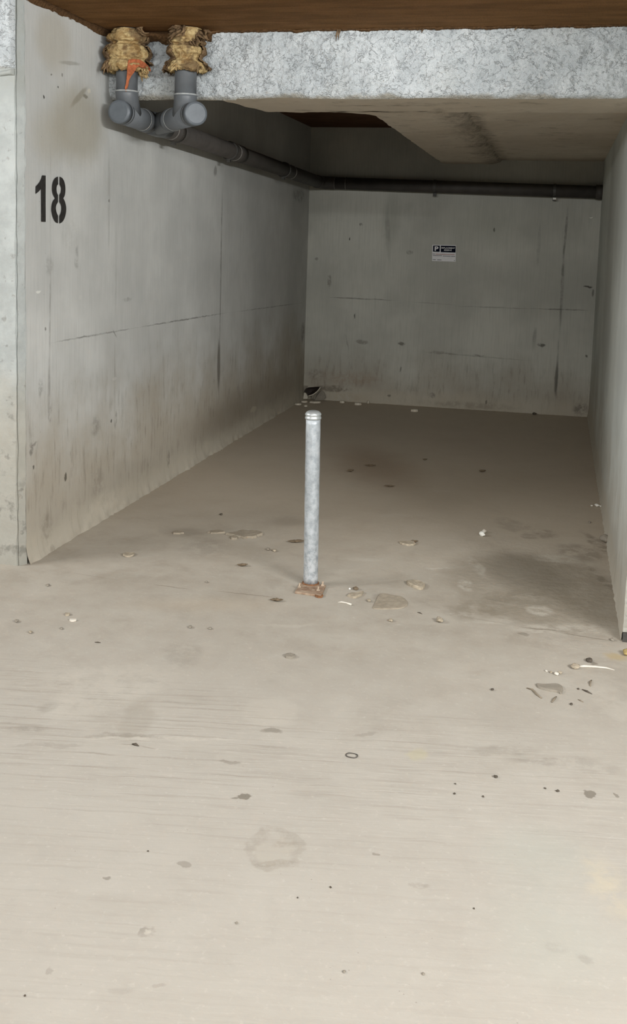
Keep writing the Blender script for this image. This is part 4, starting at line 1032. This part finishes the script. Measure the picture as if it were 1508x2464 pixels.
# lumps
pebble('mortar_lump', 1456, 1306, 22, 14, M_GREYF, 'grey mortar lump against the foot of the right wall', 'lump', zs=.8)
pebble('yellow_foam', 1508, 1577, 18, 18, M_STRAW, 'yellowed foam lump at the right edge in front of the right wall', 'foam', zs=.8)
pebble('mortar_lump', 1472, 1541, 9, 7, M_GREYF, 'little mortar lump at the front corner of the right wall', 'lump')
# pebbles
for (cx, cy, w, h, mt, lb) in [
    (532, 1240, 7, 5, M_DARK, 'dark pebble alone behind the mud crust'), (457, 1511, 9, 5, M_GREYF, 'left pebble of the pair on the open floor in front of the bollard'),
    (505, 1514, 8, 5, M_GREYF, 'right pebble of the pair on the open floor in front of the bollard'), (1417, 1592, 14, 7, M_DARK, 'dark pebble behind the long white strip'),
    (40, 1497, 10, 5, M_GREYF, 'grey pebble by the left edge of the photo'), (115, 1410, 8, 4, M_GREYF, 'grey pebble close to the nose of the left wall'),
    (1418, 1258, 6, 4, M_GREYF, 'pebble near the right wall behind the mortar lump'), (645, 1324, 9, 5, M_GREYF, 'left crumb of two left of the post'), (660, 1327, 9, 6, M_FLAKE, 'right crumb of two left of the post'),
    (497, 1402, 6, 4, M_GREYF, 'single grey pebble left of the bollard on the crack line'), (887, 1448, 10, 5, M_FLAKE, 'pale pebble left of the mortar slab'), (940, 1495, 10, 5, M_FLAKE, 'pale pebble in front of the mortar slab'),
    (148, 1514, 7, 4, M_GREYF, 'grey pebble below the two white flakes'), (1285, 998, 9, 6, M_DARK, 'dark lump at the foot of the back wall, right half'), (855, 1419, 12, 5, M_LEAF, 'brown crumb behind the boat shaped flake')]:
    pebble('pebble', cx, cy, w, h, mt, lb, 'pebble', GP)
for (cx, cy, w, h, lb) in [
    (1192, 1871, 9, 5, 'largest dark seed on the pale floor right of the rubber ring'), (1095, 1887, 4, 3, 'tiny dark speck, upper of two right of the rubber ring'), (1093, 1911, 5, 4, 'tiny dark speck, lower of two right of the rubber ring'),
    (1162, 1918, 5, 4, 'round dark speck under the largest seed'), (1311, 1898, 5, 3, 'left dark speck of the pair beside the grey stain at right'), (1341, 1905, 8, 3, 'right dark speck of the pair beside the grey stain at right'),
    (1391, 1659, 5, 4, 'dark speck at the left tip of the pointed splinter'), (1374, 1696, 7, 5, 'dark speck in front of the twigs near the right edge'), (1184, 1661, 7, 4, 'dark speck on open floor left of the grey shard'),
    (716, 2161, 4, 4, 'dark speck low on the open floor, left of centre'), (795, 2136, 5, 4, 'dark speck low on the open floor, centre'), (60, 2397, 5, 4, 'dark speck in the bottom left corner'),
    (569, 2222, 6, 5, 'grey speck low on the floor left of centre'), (828, 2340, 7, 6, 'grey speck near the bottom, left of two'), (1018, 2345, 7, 6, 'grey speck near the bottom, right of two'), (1140, 2187, 4, 4, 'dark speck low on the right half of the floor'),
    (356, 2049, 4, 3, 'faint speck low on the floor at left')]:
    pebble('grit', cx, cy, w, h, M_DARK if w < 6 or 'dark' in lb else M_GREYF, lb, 'grit', GD)
# ring
c, r, ro = fbox(846, 1819, 27, 13)
P = []
for i in range(49):
    a = 2*PI*i/48; q = 1+.05*math.sin(2*a+.5)
    lx, ly = math.cos(a)*r[0]*q, math.sin(a)*r[1]*q*.86
    P.append((c[0]+lx*math.cos(ro-.5)-ly*math.sin(ro-.5), c[1]+lx*math.sin(ro-.5)+ly*math.cos(ro-.5), .0018+.0006*math.sin(3*a)))
o = G().tube(P, .0016, 8, False).build('rubber_ring', M_RING, None, True, (c[0], c[1], 0)); tag(o, 'thin dark rubber ring lying flat on the pale floor', 'ring')
# pale chips along the back wall
for (cx, cy, w, h, lb) in [(823, 968, 13, 5, 'leftmost pale chip along the foot of the back wall'), (861, 973, 18, 6, 'long pale chip second from the left along the back wall'),
                           (885, 969, 5, 6, 'tiny upright pale chip third along the back wall'), (997, 989, 20, 7, 'white chip furthest right before the back wall')]:
    poly_flake('pale_chip', cx, cy+1, w, 2.2, M_POT, lb, 'chip', GE, .017 if w > 10 else .022, 0, jag=.06, n=9)
# broken plastic in the back left corner
def corner(px, py, dep): return BW(px, py, YB-dep)
# tilted bowl fragment: opening towards the bay, pale rim along its lower edge
def Z(x, y): return 690+x/12.567, 915+y/12.567
rim = [Z(*q) for q in smooth_pts([(660, 472), (760, 445), (860, 385), (950, 300), (1012, 215)], n=5)]
up_ = [Z(*q) for q in smooth_pts([(640, 455), (590, 385), (525, 340), (600, 232), (780, 205), (960, 192), (1008, 208)], n=4)]
bowl = empty('broken_bowl', (BW(752, 965, YB-.15).x, YB-.15, 0)); tag(bowl, 'broken dark bowl fragment with a pale rim leaning in the back left corner', 'bowl')
RimP = [BW(a, b, YB-.17) for a, b in rim]; UpP = [BW(a, b, YB-.10) for a, b in up_]
cen = sum(RimP+UpP, Vector())/len(RimP+UpP)
lp = RimP+UpP[::-1]
g = G(); nlp = len(lp); vs = []
for k, s_ in enumerate((1.0, .85, .6, .3)):
    for p in lp:
        q = cen+(p-cen)*s_; q.y += .055*(1-s_*s_)+0; q.y = min(q.y, YB-.006); vs.append(q)
fs = [(i*nlp+k, i*nlp+(k+1) % nlp, (i+1)*nlp+(k+1) % nlp, (i+1)*nlp+k) for i in range(3) for k in range(nlp)]+[tuple(3*nlp+k for k in range(nlp))]
sh = mesh('shell', vs, fs, M_POTIN, bowl, True); m_ = sh.modifiers.new('thick', 'SOLIDIFY'); m_.thickness = .004; m_.offset = 1
g = G(); g.tube(RimP, .0048, 8); e = g.build('rim', M_POT, bowl, True); e['label'] = 'pale broken rim'
p0 = RimP[6]; G().tube([Vector((p0.x-.01, p0.y+.02, .020)), Vector((p0.x, p0.y+.02, p0.z-.004))], [.012, .009], 10).build('foot', M_GREYF, bowl, True)
def shard(pts, dep0, dep1, mat, label, th=.006, name='broken_shard'):
    P = [corner(*Z(*q), dep0+(dep1-dep0)*i/(len(pts)-1)) for i, q in enumerate(pts)]
    for p in P: p.z = max(p.z, .003)
    g = G(); g.prism(P, (0, -th, 0)); o = g.build(name, mat, None, False, (sum(p.x for p in P)/len(P), P[0].y, min(p.z for p in P)))
    return tag(o, label, 'shard', GS)
shard([(840, 640), (990, 640), (1090, 600), (1185, 520), (1120, 350), (1040, 300), (900, 430)], .07, .04, M_GREYF, 'grey curved shard leaning on the back wall right of the broken bowl')
shard([(510, 160), (640, 165), (560, 280), (510, 400)], .03, .02, M_GREYF, 'light shard standing in the corner behind the broken bowl')
shard([(520, 380), (575, 370), (640, 500), (620, 560), (500, 560)], .06, .06, M_POT, 'pale upright shard left of the broken bowl')
poly_flake('broken_shard', 758, 969, 29, 3, M_POT, 'flat pale shard under the broken bowl', 'shard', GS, .012, 0, n=9, jag=.15)
poly_flake('broken_shard', 732, 968, 16, 2.2, M_POT, 'flat pale shard left of the one under the bowl', 'shard', GS, .012, 0, n=8, jag=.15)
poly_flake('broken_shard', 717, 974, 17, 2.2, M_POT, 'flat pale shard nearest the left wall in the corner pile', 'shard', GS, .012, 0, n=8, jag=.15)
poly_flake('broken_shard', 735, 978, 10, 2, M_POT, 'small pale shard in front of the corner pile', 'shard', GS, .012, 0, n=8, jag=.25)
pebble('broken_shard', 701, 974, 6, 4, M_GREYF, 'grey crumb at the left end of the corner pile', 'shard', GS)
pebble('broken_shard', 722, 962, 8, 5, M_GREYF, 'grey crumb behind the flat shards of the corner pile', 'shard', GS)

# ------------------------------------------------------------------ light
def area(name, loc, target, sx, sy, power, color):
    l = D.lights.new(name, 'AREA'); l.shape = 'RECTANGLE'; l.size = sx; l.size_y = sy; l.energy = power; l.color = color
    o = D.objects.new(name, l); COL.objects.link(o); o.location = loc
    o.rotation_euler = (Vector(target)-Vector(loc)).to_track_quat('-Z', 'Y').to_euler(); return o
area('aisle_tube_row', (.2, -1.0, 2.45), (-.8, 8, 1.0), 6.4, .06, 275, (.975, 1.0, .995))
area('aisle_right_tube', (2.8, .8, 2.43), (-2.2, 5.8, 1.0), 1.6, .12, 202, (.965, .99, 1.0))
area('aisle_left_tube', (-4.8, 2.4, 2.43), (-.4, 5.0, .7), 1.6, .12, 116, (.965, .99, 1.0))
area('mouth_floor_fill', (-.3, 3.0, 2.45), (-.7, 4.4, 0), 1.5, .1, 9, (.975, 1.0, .995))  # added fill lifting the floor at the bay mouth, no fixture there
W = D.worlds.new('garage_air'); SC.world = W; W.use_nodes = True
W.node_tree.nodes['Background'].inputs[0].default_value = (.96, .98, 1, 1); W.node_tree.nodes['Background'].inputs[1].default_value = .13
SC.cycles.max_bounces = 16; SC.cycles.diffuse_bounces = 8

SC.view_settings.view_transform = 'Standard'; SC.view_settings.look = 'None'; SC.view_settings.gamma = 1; SC.view_settings.use_curve_mapping = False
SC.view_settings.exposure = 0.0
